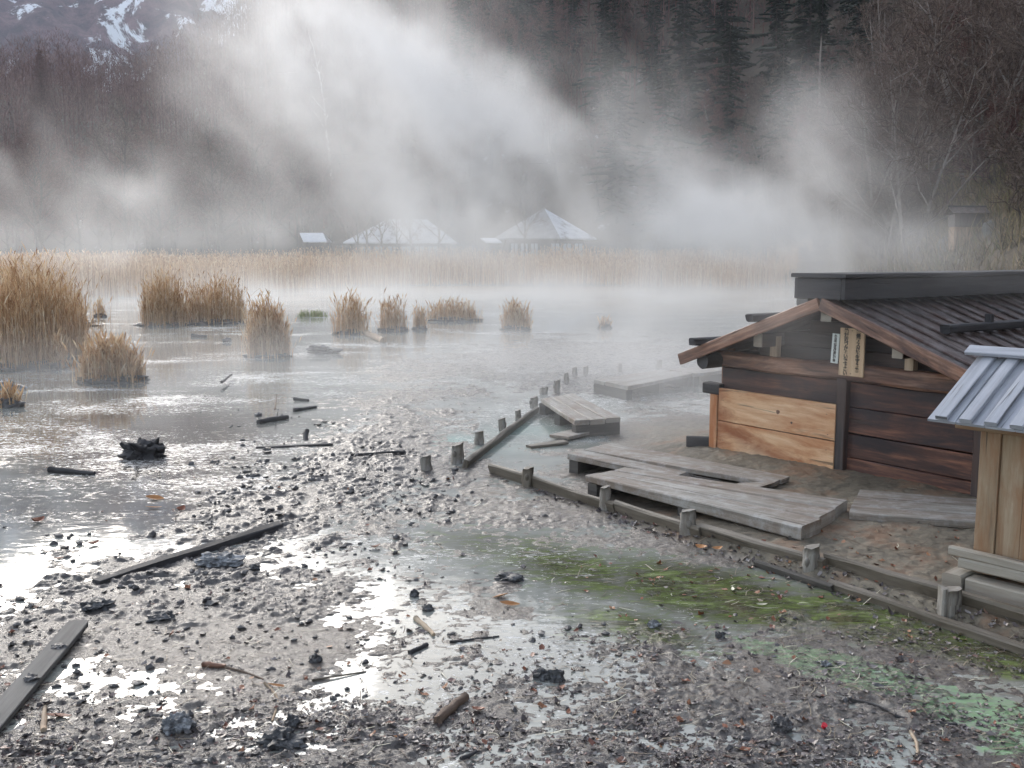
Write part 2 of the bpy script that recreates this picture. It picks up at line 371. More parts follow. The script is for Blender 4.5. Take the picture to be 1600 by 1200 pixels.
def mud_height(x, y):
    px, py = topix(x, y)
    f = grid(LEVEL, px, py)
    n = .42 * fbm(x / .95, y / .95, 3) + .30 * fbm(x / .26 + 3, y / .24, 3) + .30 * fbm(x / .085 + 9, y / .07, 3) + .26 * fbm(x / .034 + 9, y / .026, 2)
    md = .35 + .85 * sstep(-.35, .45, fbm(x / .7 + 50, y / .45, 3)); n = .42 * fbm(x / .95, y / .95, 3) + (n - .42 * fbm(x / .95, y / .95, 3)) * md
    near = sstep(14, 4, y)
    A = .009 + .006 * near
    rid = 1 - np.abs(fbm(x / .12 + 31, y / .14, 3))
    h = A * (n * 1.25 + (f - 4.4 - .6 * sstep(980, 1080, py)) / 2.2) + A * .35 * (rid - .55)
    dk = grid(DARK, px, py) / 9
    cl = sstep(.25, .75, fbm(x / .16 + 7, y / .19 + 3, 3) + (dk - .55) * 1.1)
    h = h + cl * (.006 + .017 * dk) * sstep(.1, .5, dk) * (.6 + .6 * fbm(x / .05, y / .04, 2)) * sstep(-.02, .0, h)
    e = edge_dist(x, y)
    soil = sstep(-.02, .10, e) * sstep(30, 13, y)
    hutd = np.exp(-((x - 3.6) / 1.9) ** 2 - ((y - 8.4) / 2.2) ** 2)
    hs_ = .035 + .05 * sstep(0.9, 1.9, x + (9 - y) * .1) + .07 * hutd + .014 * fbm(x / .5, y / .5, 4) + .008 * fbm(x / .07, y / .07, 3)
    wet = sstep(.4, 2.0, x - .10 * (y - 8)) * sstep(12.5, 10, y)         # firm soil near the huts, wet mud further off
    h = h * (1 - soil * wet) + (hs_) * soil * wet
    far = sstep(13, 24, y); h = h * (1 + far * .8)
    h = np.where(y > 60, np.minimum(h, -.02) + sstep(66, 74, y) * .08, h)
    return h
def ground_z(x, y):
    xa = np.array([x], float); ya = np.array([y], float)
    return float((mud_height(xa, ya) + hill(xa, ya))[0])

def fan_mesh(name, ny, nx, y0, y1, hf, xs=.66, xo=2.2):
    t = np.linspace(0, 1, ny); inv = 1 / y0 + (1 / y1 - 1 / y0) * t; ys = 1 / inv
    ys = .72 * ys + .28 * (y0 * (y1 / y0) ** t)
    u = np.linspace(-1, 1, nx); Y = np.repeat(ys[:, None], nx, 1); X = u[None, :] * (xs * Y + xo)
    Z = hf(X, Y); V = np.stack([X, Y, Z], -1).reshape(-1, 3)
    i = np.arange(ny - 1)[:, None] * nx + np.arange(nx - 1)[None, :]
    Q = np.stack([i, i + 1, i + nx + 1, i + nx], -1).reshape(-1, 4)
    me = np_mesh(name, V, Q, True); return me, X, Y, Z
def add_mask(me, name, r, g, b):
    ca = me.color_attributes.new(name, 'FLOAT_COLOR', 'POINT')
    d = np.stack([r, g, b, np.ones_like(r)], -1).astype(np.float32).ravel(); ca.data.foreach_set("color", d)
def masks(me, X, Y):
    px, py = topix(X, Y); px = px.ravel(); py = py.ravel(); x = X.ravel(); y = Y.ravel()
    dark = grid(DARK, px, py) / 9
    alg = .74 * blobs(px, py, [(900, 890, 150, 45, .25, .75), (1120, 930, 220, 52, .2, .95), (1370, 975, 190, 40, .25, .95), (1560, 1025, 150, 32, .26, 1.15), (1010, 985, 130, 34, .2, .75), (760, 850, 120, 34, .1, .5)])
    soil = sstep(-.02, .05, edge_dist(x, y)) * sstep(.3, 1.6, x - .10 * (y - 8)) * sstep(13, 10, y)
    soil = np.maximum(soil, 0)
    green = blobs(px, py, [(1330, 1050, 180, 34, .24, .8), (1520, 1110, 160, 44, .15, .66), (1200, 1015, 80, 18, .2, .7), (1580, 1160, 80, 40, 0, .62)])
    pond = blobs(px, py, [(230, 690, 230, 90, 0, 1.0), (300, 780, 230, 60, -.1, .9), (60, 800, 130, 60, 0, .5), (150, 570, 200, 50, 0, .7), (300, 560, 250, 40, 0, .5)])
    cyan = blobs(px, py, [(700, 690, 40, 9, -.05, 1.0), (820, 672, 60, 12, 0, .5), (780, 700, 70, 14, 0, .25)])
    add_mask(me, 'zone', dark, alg, soil); add_mask(me, 'tint', green, pond, cyan)
    hz = (hill(X, Y) > .4).astype(float).ravel() * 0 + sstep(.2, 1.5, hill(X, Y).ravel())
    add_mask(me, 'slope', hz, hz, hz)

me, X, Y, Z = fan_mesh('mud_ground', 1500, 1150, 2.4, 97.0, lambda x, y: mud_height(x, y) + hill(x, y))
masks(me, X, Y)
m, nt, b = newmat('mud')
def attr(nt, name):
    a = nt.nodes.new("ShaderNodeAttribute"); a.attribute_name = name
    s = nt.nodes.new("ShaderNodeSeparateColor"); nt.links.new(a.outputs['Color'], s.inputs[0]); return s.outputs
zo, ti, sl = attr(nt, 'zone'), attr(nt, 'tint'), attr(nt, 'slope')
oc = coord(nt, 'Object')
n1 = noise_(nt, oc, 3.2, 7, .7, .4); n2 = noise_(nt, oc, 22, 6, .72); n3 = noise_(nt, oc, 1.1, 4, .6)
c = ramp(nt, n2, [(.3, (.09, .077, .066)), (.5, (.18, .16, .14)), (.72, (.31, .285, .25))])
c = mixc(nt, ramp(nt, n1, [(.4, 0.0), (.65, .75)]), c, (.13, .105, .09))
dk = ramp(nt, math_(nt, 'ADD', zo[0], math_(nt, 'MULTIPLY', n1, .55)), [(.52, 0.0), (.9, 1.0)])
c = mixc(nt, math_(nt, 'MULTIPLY', dk, .8), c, ramp(nt, n2, [(.3, (.02, .02, .023)), (.7, (.085, .08, .085))]))
al = ramp(nt, math_(nt, 'ADD', zo[1], math_(nt, 'MULTIPLY', noise_(nt, mapping(nt, oc, (2.0, 4.5, 1), (0, 0, -.5)), 1.3, 6, .75, .8), 1.0)), [(.75, 0.0), (1.25, 1.0)])
c = mixc(nt, math_(nt, 'MULTIPLY', al, .9), c, ramp(nt, n2, [(.35, (.025, .024, .010)), (.5, (.06, .066, .02)), (.62, (.12, .14, .035)), (.8, (.24, .25, .14))]))
gr = ramp(nt, math_(nt, 'ADD', ti[0], math_(nt, 'MULTIPLY', noise_(nt, mapping(nt, oc, (2.5, 5, 1), (0, 0, -.5)), 3.7, 8, .8, .5), 1.0)), [(.95, 0.0), (1.5, .9)])
gr = math_(nt, 'MULTIPLY', gr, ramp(nt, noise_(nt, mapping(nt, oc, (2.5, 9, 1), (0, 0, -.4)), 5, 8, .8, 1.0), [(.44, 0.05), (.58, 1.0)]))
c = mixc(nt, math_(nt, 'MULTIPLY', gr, .85), c, (.22, .38, .18))
sc = ramp(nt, n3, [(.35, (.10, .085, .062)), (.55, (.19, .165, .125)), (.7, (.27, .24, .19))])
sc = mixc(nt, .6, sc, ramp(nt, n2, [(.3, .2), (.7, .8)]), 'OVERLAY')
sc = mixc(nt, ramp(nt, noise_(nt, oc, 2.2, 5, .7), [(.5, 0.0), (.64, .8)]), sc, (.21, .12, .07))
c = mixc(nt, zo[2], c, sc)
lc = ramp(nt, noise_(nt, oc, .8, 8, .75), [(.3, (.05, .04, .028)), (.55, (.13, .10, .065)), (.75, (.22, .17, .1))])
c = mixc(nt, sl[0], c, lc)
nt.links.new(c, b.inputs['Base Color'])
ro = ramp(nt, noise_(nt, oc, 9, 6, .7), [(.3, .14), (.55, .30), (.8, .5)])
ro = mixc(nt, zo[2], ro, (.72, .72, .72)); ro = mixc(nt, sl[0], ro, (.9, .9, .9))
nt.links.new(ro, b.inputs['Roughness'])
bump(nt, b, math_(nt, 'ADD', noise_(nt, oc, 60, 6, .75), n2), .55, .012)
tag(link('mud_ground', me, m), kind='structure')

# ---- water
me, X, Y, Z = fan_mesh('water', 420, 360, 2.2, 80.0, lambda x, y: np.zeros_like(x), .70, 2.6)
masks(me, X, Y)
m, nt, b = newmat('water')
zo, ti = attr(nt, 'zone'), attr(nt, 'tint'); oc = coord(nt, 'Object')
w1 = noise_(nt, mapping(nt, oc, (.5, 1.2, 1)), 1.0, 6, .65, .6)
c = ramp(nt, w1, [(.3, (.20, .205, .19)), (.5, (.29, .30, .275)), (.7, (.38, .39, .36))])
c = mixc(nt, ramp(nt, ti[1], [(.15, 0.0), (.7, .9)]), c, ramp(nt, w1, [(.3, (.075, .065, .06)), (.7, (.15, .135, .12))]))
st = noise_(nt, mapping(nt, oc, (2.2, 5.5, 1), (0, 0, -.45)), 1.5, 7, .75, 1.2)
al = ramp(nt, math_(nt, 'ADD', zo[1], st), [(.60, 0.0), (1.12, 1.0)])
c = mixc(nt, math_(nt, 'MULTIPLY', al, .95), c, ramp(nt, st, [(.3, (.035, .030, .014)), (.45, (.05, .05, .02)), (.55, (.09, .12, .03)), (.64, (.20, .26, .08)), (.75, (.33, .35, .24))]))
gr = ramp(nt, math_(nt, 'ADD', ti[0], st), [(.9, 0.0), (1.35, 1.0)])
gr = math_(nt, 'MULTIPLY', gr, ramp(nt, noise_(nt, mapping(nt, oc, (2.5, 11, 1), (0, 0, -.4)), 3.5, 8, .8, 1.5), [(.42, 0.15), (.58, 1.0)]))
c = mixc(nt, math_(nt, 'MULTIPLY', gr, .85), c, (.27, .47, .24))
c = mixc(nt, ti[2], c, (.30, .46, .42))
c = mixc(nt, math_(nt, 'MULTIPLY', zo[1], ramp(nt, noise_(nt, mapping(nt, oc, (3, 12, 1), (0, 0, -.45)), 3, 7, .8, 1.6), [(.54, 0.0), (.60, .8)])), c, (.27, .27, .24))
fine = noise_(nt, mapping(nt, oc, (2.6, 6, 1), (0, 0, .12)), 4.2, 8, .78, 1.5)
patch = noise_(nt, mapping(nt, oc, (.35, .6, 1)), 1.0, 4, .6, .5)
scum = ramp(nt, math_(nt, 'ADD', fine, math_(nt, 'MULTIPLY', math_(nt, 'ADD', patch, math_(nt, 'MULTIPLY', ti[1], .06)), .55)), [(.865, 0.0), (.895, 1.0)])
scum = math_(nt, 'MULTIPLY', scum, math_(nt, 'SUBTRACT', 1.0, zo[1]), clamp=True)
c = mixc(nt, math_(nt, 'MULTIPLY', scum, .85), c, (.80, .80, .79))
grime = ramp(nt, noise_(nt, mapping(nt, oc, (3, 9, 1), (0, 0, .2)), 4, 6, .8, 1.0), [(.60, 0.0), (.68, 1.0)])
c = mixc(nt, math_(nt, 'MULTIPLY', grime, .5), c, (.09, .085, .08))
nt.links.new(c, b.inputs['Base Color'])
r_ = mixc(nt, scum, (.05, .05, .05), (.55, .55, .55)); nt.links.new(r_, b.inputs['Roughness'])
b.inputs['IOR'].default_value = 1.4
bump(nt, b, math_(nt, 'ADD', noise_(nt, mapping(nt, oc, (1, 2.2, 1)), 5, 3, .5), math_(nt, 'MULTIPLY', scum, .6)), .12, .008)
tag(link('water', me, m), kind='structure')

# ---- wider ground and hills
def grid_mesh(name, x0, x1, y0, y1, st, hf):
    xs = np.arange(x0, x1 + st, st); ys = np.arange(y0, y1 + st, st); X, Y = np.meshgrid(xs, ys); Z = hf(X, Y)
    V = np.stack([X, Y, Z], -1).reshape(-1, 3); nx = len(xs)
    i = np.arange(len(ys) - 1)[:, None] * nx + np.arange(nx - 1)[None, :]
    return np_mesh(name, V, np.stack([i, i + 1, i + nx + 1, i + nx], -1).reshape(-1, 4), True)
def coarse(x, y):
    ins = (y > 0) & (y < 95) & (np.abs(x) < .66 * y + 4)
    h = hill(x, y); return np.where(ins, h - .6, h + np.where(y < 74, .02, .0))
m, nt, b = newmat('hill_ground'); oc = coord(nt)
hn = noise_(nt, oc, .12, 8, .72)
c = ramp(nt, hn, [(.3, (.045, .036, .03)), (.5, (.10, .08, .062)), (.7, (.17, .14, .10))])
c = mixc(nt, ramp(nt, noise_(nt, oc, .35, 8, .8), [(.60, 0.0), (.66, .8)]), c, (.55, .58, .64))
nt.links.new(c, b.inputs['Base Color']); b.inputs['Roughness'].default_value = .9
bump(nt, b, noise_(nt, oc, 1.2, 6, .7), .6, .3)
tag(link('hills', grid_mesh('hills', -460, 380, -60, 470, 3.5, coarse), m), kind='structure')
def mount(x, y):
    a = x / y
    rd = np.exp(-((y - 900 - .15 * x) / 210.0) ** 2)
    k = sstep(.02, -.30, a) * 1.0
    h = 262 * rd * k * (1 + .05 * fbm(x / 130, y / 130, 3))
    rg = 1 - np.abs(fbm(x / 70 + .6 * y / 70, y / 160, 5)); return h + (rg - .6) * 40 * sstep(30, 150, h) - 4
m, nt, b = newmat('mountain'); oc = coord(nt)
c = ramp(nt, noise_(nt, oc, .05, 9, .75), [(.35, (.035, .03, .045)), (.5, (.12, .075, .09)), (.68, (.26, .16, .17))])
sn = math_(nt, 'ADD', noise_(nt, mapping(nt, oc, (1.0, .35, .9), (.3, .7, .9)), .03, 7, .68, .6), 0.0)
c = mixc(nt, ramp(nt, sn, [(.525, 0.0), (.56, 1.0)]), c, (.85, .87, .92))
nt.links.new(c, b.inputs['Base Color']); b.inputs['Roughness'].default_value = .9
bump(nt, b, noise_(nt, oc, .08, 8, .75), .8, 4)
tag(link('mountain', grid_mesh('mountain', -900, 100, 600, 1300, 8, mount), m), kind='structure')

# ------------------------------------------------------------------ trees
def perp(d):
    r = Vector((random.gauss(0, 1), random.gauss(0, 1), random.gauss(0, 1))); r = r - d * r.dot(d)
    return r.normalized()
def prism(V, F, a, b, ra, rb):
    d = (b - a); 
    if d.length < 1e-5: return
    d.normalize(); e = perp(d); f = d.cross(e); n = len(V)
    for c, r in ((a, ra), (b, rb)):
        for k in range(3):
            an = 2.0944 * k; V.append(c + e * (math.cos(an) * r) + f * (math.sin(an) * r))
    for k in range(3): j = (k + 1) % 3; F.append([n + k, n + j, n + 3 + j, n + 3 + k])
def branch(V, F, p, d, L, r, seg, curl, up, r_end=.35):
    pts = [p.copy()]; d = d.copy()
    for k in range(seg):
        d = (d + perp(d) * curl * random.random() + Vector((0, 0, up))).normalized(); q = p + d * (L / seg)
        prism(V, F, p, q, r * (1 - (1 - r_end) * k / seg), r * (1 - (1 - r_end) * (k + 1) / seg)); p = q; pts.append(p.copy())
    return pts
def bare_tree(H, seed, spread=.55, stems=1, first=.28, nl=13, twig=.028, lean=0, trunk_r=None, upw=.10, nb=(6, 6, 5)):
    random.seed(seed); TV, TF, CV, CF = [], [], [], []
    for s in range(stems):
        d = Vector((random.gauss(0, .05) + lean, random.gauss(0, .05), 1)).normalized()
        if stems > 1:
            an = s * 2.4 + random.random(); d = Vector((math.cos(an) * .26, math.sin(an) * .26, 1)).normalized()
        r0 = (trunk_r or H * .014) / (stems ** .35)
        pts = branch(TV, TF, Vector((0, 0, -.6)), d, H * .92, r0, 12, .10, .03, .15)
        for k in range(nl // stems + 2):
            q = first + (1 - first) * (k + random.random()) / (nl // stems + 2); i = min(int(q * 12), 11); p = pts[i].lerp(pts[i + 1], q * 12 - i)
            an = k * 2.4 + random.random()
            out = Vector((math.cos(an), math.sin(an), .55 + random.random() * .7)).normalized()
            L = H * spread * (1.02 - q * .72) * (.7 + .5 * random.random())
            bp = branch(TV, TF, p, out, L, r0 * (.50 - .25 * q), 6, .28, upw, .2)
            for k2 in range(nb[0]):
                q2 = .25 + .75 * (k2 + random.random()) / nb[0]; i2 = min(int(q2 * 6), 5); p2 = bp[i2].lerp(bp[i2 + 1], q2 * 6 - i2)
                dd = ((bp[i2 + 1] - bp[i2]).normalized() + perp(out) * .9).normalized(); L2 = L * .42 * (1.15 - q2 * .5)
                b2 = branch(CV, CF, p2, dd, L2, max(.030, r0 * .12), 4, .3, upw * .8, .4)
                for k3 in range(nb[1]):
                    q3 = .2 + .8 * (k3 + random.random()) / nb[1]; i3 = min(int(q3 * 4), 3); p3 = b2[i3].lerp(b2[i3 + 1], q3 * 4 - i3)
                    d3 = ((b2[i3 + 1] - b2[i3]).normalized() + perp(dd) * .9).normalized(); L3 = L2 * .5
                    b3 = branch(CV, CF, p3, d3, L3, twig * .8, 2, .3, .05, .5)
                    for k4 in range(nb[2]):
                        p4 = b3[random.randint(0, 1)].lerp(b3[2], random.random())
                        d4 = (d3 + perp(d3) * .9).normalized(); prism(CV, CF, p4, p4 + d4 * L3 * (.35 + .4 * random.random()), twig * .55, twig * .2)
    return (TV, TF), (CV, CF)
def conifer(H, seed, W=.17, larch=False, first=.12):
    random.seed(seed); TV, TF, CV, CF = [], [], [], []
    pts = branch(TV, TF, Vector((0, 0, -.6)), Vector((0, 0, 1)), H, H * .011, 12, .02, .2, .1)
    nw = 46 if not larch else 40
    for k in range(nw):
        wl_ = 1 if larch else random.uniform(.55, 1.15)
        q = first + (.99 - first) * k / nw; i = min(int(q * 12), 11); p = pts[i].lerp(pts[i + 1], q * 12 - i)
        L = wl_ * H * W * (1 - q) ** .8 * (1.0 + .25 * random.random()) + .25
        if random.random() < .12: L *= .5
        for s in range(6 if larch else random.randint(5, 9)):
            an = s * 1.047 + k * 2.1 + random.random() * .8; out = Vector((math.cos(an), math.sin(an), .12 if larch else random.uniform(-.45, .25))).normalized()
            if not larch: L = L * random.uniform(.6, 1.2); L = max(L, .2)
            bp = branch(TV, TF, p, out, L, .03, 3, .12, .03 if larch else -.05, .4)
            nt_ = 12
            for t in range(nt_):
                u = .12 + .88 * t / nt_; i2 = min(int(u * 3), 2); c = bp[i2].lerp(bp[i2 + 1], u * 3 - i2)
                w = L * .22 * (1.1 - u * .6) + .10
                if larch:
                    for z in (0, 1, 2): prism(CV, CF, c, c + (out * .5 + perp(out)).normalized() * w * 1.5, .018, .007)
                else:
                    for z in (-1, 1):
                        sd = out.cross(Vector((0, 0, 1))).normalized() * z; n = len(CV)
                        tip = c + sd * w + out * w * .7 + Vector((0, 0, -.25 * w - .1 * random.random()))
                        CV += [c, c + out * w * .5 + Vector((0, 0, .02)), tip, c + sd * w * .35 - out * .05 + Vector((0, 0, -.22 * w))]
                        CF.append([n, n + 1, n + 2, n + 3])
    return (TV, TF), (CV, CF)
def mk(name, vf):
    me = np_mesh(name, [tuple(v) for v in vf[0]], vf[1]); return me
PROTO = {}
def proto(key, pair, tm, cm):
    t = mk('trunk', pair[0]); c = mk('crown', pair[1]); t.materials.append(M[tm]); c.materials.append(M[cm]); PROTO[key] = (t, c)
for k in range(5): proto('bare%d' % k, bare_tree(17, 40 + k, .42 + .05 * (k % 3), 1, .22 + .06 * (k % 2), 13, .034), 'barkdark', 'twig' if k % 2 else 'twigred')
for k in range(3): proto('fan%d' % k, bare_tree(11, 60 + k, .40, 4 + k, .25, 14, .026, upw=.16), 'barkpale', 'twigred' if k == 1 else 'twig')
for k in range(3): proto('brown%d' % k, bare_tree(11, 80 + k, .55, 1 + k, .18, 15, .024, upw=.05), 'barkpale' if k else 'barkdark', 'twig')
proto('birch', bare_tree(17, 90, .22, 1, .35, 12, .02, trunk_r=.17), 'barkwhite', 'twigred')
for k in range(3): proto('fir%d' % k, conifer(21, 100 + k, .17 + .04 * k), 'barkdark', 'needle')
proto('larch', conifer(20, 110, .18, True), 'barkdark', 'twigred')
proto('pole', conifer(22, 111, .08, False, .72), 'barkpale', 'needle')
proto('shrub0', bare_tree(3.2, 120, .7, 6, .05, 14, .018, trunk_r=.05), 'barkdark', 'twigred')
proto('shrub1', bare_tree(3.2, 121, .7, 5, .05, 14, .018, trunk_r=.05), 'barkdark', 'twig')
BASEH = dict(bare=17, fan=11, brown=11, birch=17, fir=21, larch=20, pole=22, shrub=3.2)
def tree(name, key, x, y, H, label, cat='tree', group=None, rz=None, z=None):
    zz = float(hill(np.array([float(x)]), np.array([float(y)]))[0]) if z is None else z
    t, c = PROTO[key]; s = H / BASEH[key.rstrip('0123456789')]
    o = thing(name, label, cat, (x, y, zz - .1), random.random() * 6.28 if rz is None else rz, group); o.scale = (s, s, s)
    link('trunk', t, None, o); link('crown', c, None, o); return o

random.seed(5)
def scatter(n, d0, d1, a0, a1, mind, fn, tries=40):
    pts = []
    for _ in range(n * tries):
        if len(pts) >= n: break
        d = math.sqrt(random.uniform(d0 * d0, d1 * d1)); a = random.uniform(a0, a1); x, y = d * math.sin(R(a)), d * math.cos(R(a))
        if fn and not fn(x, y): continue
        if all((x - p[0]) ** 2 + (y - p[1]) ** 2 > mind * mind for p in pts): pts.append((x, y))
    return pts
used = []
# named, single trees
def far_x(px, Y): return XAT(px, 400, Y)
tree('birch_tree', 'birch', far_x(521, 150), 150, 27, 'slim white-barked birch whose pale trunk stands alone behind the big steam plume', z=10)
tree('larch_tree', 'larch', far_x(80, 190), 190, 26, 'reddish bare larch with tiered branches rising above the woods at top left', z=16)
tree('larch_tree', 'larch', far_x(150, 200), 200, 21, 'smaller reddish bare larch just to the right of the tallest larch at top left', z=17)
tree('pine_tree', 'pole', far_x(1270, 92), 92, 19, 'tall pole-like pine with bare pale trunk standing before the dark firs', z=9)
tree('pine_tree', 'pole', far_x(1392, 105), 105, 20, 'reddish straight pine trunk reaching the top edge above the fan-shaped tree', z=22)
tree('fan_tree', 'fan0', far_x(1365, 66), 66, 9.5, 'fan-shaped bare tree with many pale upright stems against dark firs', z=12.5)
tree('fan_tree', 'fan1', far_x(858, 120), 120, 8.5, 'small reddish fan-shaped bare tree halfway up the misty slope', z=15)
tree('leaning_tree', 'brown1', far_x(1535, 47), 47, 10.5, 'wide bare tree with twin pale stems above the little shrine box', z=5.2)
tree('leaning_tree', 'brown2', far_x(1405, 50), 50, 8.5, 'crooked bare tree with pale forked trunk left of the shrine box', z=4.0)
tree('bare_tree', 'bare1', far_x(335, 98), 98, 14.5, 'broad pale-branched bare tree at the far reed edge left of the small snowy roof')
# the wood along the far left bank
L1 = scatter(84, 98, 165, -31, 3, 4.6, lambda x, y: y > 97 and not (-17 < x < 7.5 and y < 122))
random.shuffle(L1)
for k, (x, y) in enumerate(L1):
    if y < 106 and abs(x) < 60: lab = 'bare grey-brown tree in the front row of the far bank wood behind the reeds'
    else: lab = 'bare grey-brown tree deep in the misty wood on the far left bank'
    tree('bare_tree', 'bare%d' % (k % 5), x, y, random.uniform(12, 18.5), lab, group='bare trees of the far left wood')
# trunks before the snowy roofed house
for k, px in enumerate([560, 572, 602, 618, 645, 690, 822]):
    tree('bare_tree', 'bare%d' % (k % 5), far_x(px, 97 + k % 3), 97 + k % 3, random.uniform(9, 13), 'slender bare tree standing in front of the snow-roofed houses', group='trees before the snowy houses')
# firs on the middle slope
F1 = scatter(84, 96, 215, -3, 24, 5.2, lambda x, y: hill(np.array([x]), np.array([y]))[0] > 2.5 and not (x < 9 and y < 128))
for k, (x, y) in enumerate(F1):
    tree('fir_tree', 'fir%d' % (k % 3), x, y, random.uniform(15, 24), 'dark green fir standing among the firs on the slope behind the steam', group='dark firs on the slope')
B2 = scatter(60, 92, 200, -6, 22, 5.0, lambda x, y: hill(np.array([x]), np.array([y]))[0] > 1.5 and not (-17 < x < 9 and y < 124))
for k, (x, y) in enumerate(B2):
    tree('bare_tree', ['bare1', 'larch', 'bare2', 'fan1', 'bare3'][k % 5], x, y, random.uniform(10, 16), 'bare leafless tree mixed in among the dark firs behind the steam', group='bare trees among the firs')
# bare trees on the right hillside
B1 = scatter(96, 36, 110, 9, 30, 3.4, lambda x, y: hill(np.array([x]), np.array([y]))[0] > 1.4 and not (math.hypot(x - 15.2, y - 32) < 3.5))
for k, (x, y) in enumerate(B1):
    key = ['brown0', 'brown1', 'fan2', 'brown2', 'bare2', 'brown0'][k % 6]
    tree('bare_tree', key, x, y, random.uniform(6.5, 11.5), 'bare brown tree in the tangle covering the steep right hillside', group='bare trees of the right hillside')
S1 = scatter(34, 27, 75, 11, 31, 2.4, lambda x, y: .4 < hill(np.array([x]), np.array([y]))[0] < 16 and not (.37 < x / y < .50 and y < 37))
for k, (x, y) in enumerate(S1):
    tree('shrub', 'shrub%d' % (k % 2), x, y, random.uniform(1.8, 3.6), 'leafless twiggy shrub on the lower right hillside', cat='shrub', group='leafless shrubs on the right bank')

# far wood on the hills: one mass
def far_wood():
    V = []; Fq = []; pts = []
    n = 5600; d = np.sqrt(rng.uniform(135 ** 2, 330 ** 2, n)); a = np.radians(rng.uniform(-34, 34, n)); x = d * np.sin(a); y = d * np.cos(a)
    z = hill(x, y); ok = z > 4; x, y, z = x[ok], y[ok], z[ok]; n = len(x)
    H = rng.uniform(8, 14, n); T = 58
    hh = rng.uniform(.12, 1, (n, T)); an = rng.uniform(0, 6.283, (n, T)); rad = rng.uniform(0, 1, (n, T)) ** .6 * (np.sin(np.pi * hh ** .8) * .33 + .03)
    cx = x[:, None] + np.cos(an) * rad * H[:, None]; cy_ = y[:, None] + np.sin(an) * rad * H[:, None]; cz = z[:, None] + hh * H[:, None]
    L = rng.uniform(.6, 2.0, (n, T)); da = an + rng.normal(0, .6, (n, T)); el = rng.uniform(.2, 1.3, (n, T))
    dx, dy, dz = np.cos(da) * np.cos(el) * L, np.sin(da) * np.cos(el) * L, np.sin(el) * L
    w = .07; wa = rng.uniform(0, 6.283, (n, T)); wx, wy = np.cos(wa) * w, np.sin(wa) * w
    A = np.stack([cx - wx, cy_ - wy, cz], -1); B = np.stack([cx + wx, cy_ + wy, cz], -1); C = np.stack([cx + dx, cy_ + dy, cz + dz], -1)
    V1 = np.stack([A, B, C], 2).reshape(-1, 3); F1_ = np.arange(len(V1)).reshape(-1, 3)
    A = np.stack([x - .13, y, z - 1], -1); B = np.stack([x + .13, y, z - 1], -1); C = np.stack([x, y, z + H * .95], -1)
    V2 = np.stack([A, B, C], 1).reshape(-1, 3); F2 = np.arange(len(V2)).reshape(-1, 3) + len(V1)
    return np_mesh('far_wood', np.concatenate([V1, V2]), np.concatenate([F1_, F2]))
tag(link('far_wood', far_wood(), M['twigred']), 'leafless reddish brown wood covering the hills behind the steam', 'woods', kind='stuff')
# brushwood ground cover on the near slope
def undergrowth():
    n = 42000; x = rng.uniform(9, 62, n); y = rng.uniform(16, 110, n); z = hill(x, y); ok = (z > .15) & (x < .62 * y + 6); x, y, z = x[ok], y[ok], z[ok]; n = len(x); T = 9
    a = rng.uniform(0, 6.283, (n, T)); el = rng.uniform(.5, 1.5, (n, T)); L = rng.uniform(.3, 1.0, (n, T)); w = .022
    ox, oy = x[:, None] + rng.normal(0, .18, (n, T)), y[:, None] + rng.normal(0, .18, (n, T)); oz = z[:, None] - .08 + 0 * ox
    wa = rng.uniform(0, 6.283, (n, T)); wx, wy = np.cos(wa) * w, np.sin(wa) * w
    A = np.stack([ox - wx, oy - wy, oz], -1); B = np.stack([ox + wx, oy + wy, oz], -1); C = np.stack([ox + np.cos(a) * np.cos(el) * L, oy + np.sin(a) * np.cos(el) * L, oz + np.sin(el) * L], -1)
    V1 = np.stack([A, B, C], 2).reshape(-1, 3); return np_mesh('undergrowth', V1, np.arange(len(V1)).reshape(-1, 3))
tag(link('undergrowth', undergrowth(), M['brush']), 'dry grass and brushwood carpeting the right hillside', 'undergrowth', kind='stuff')

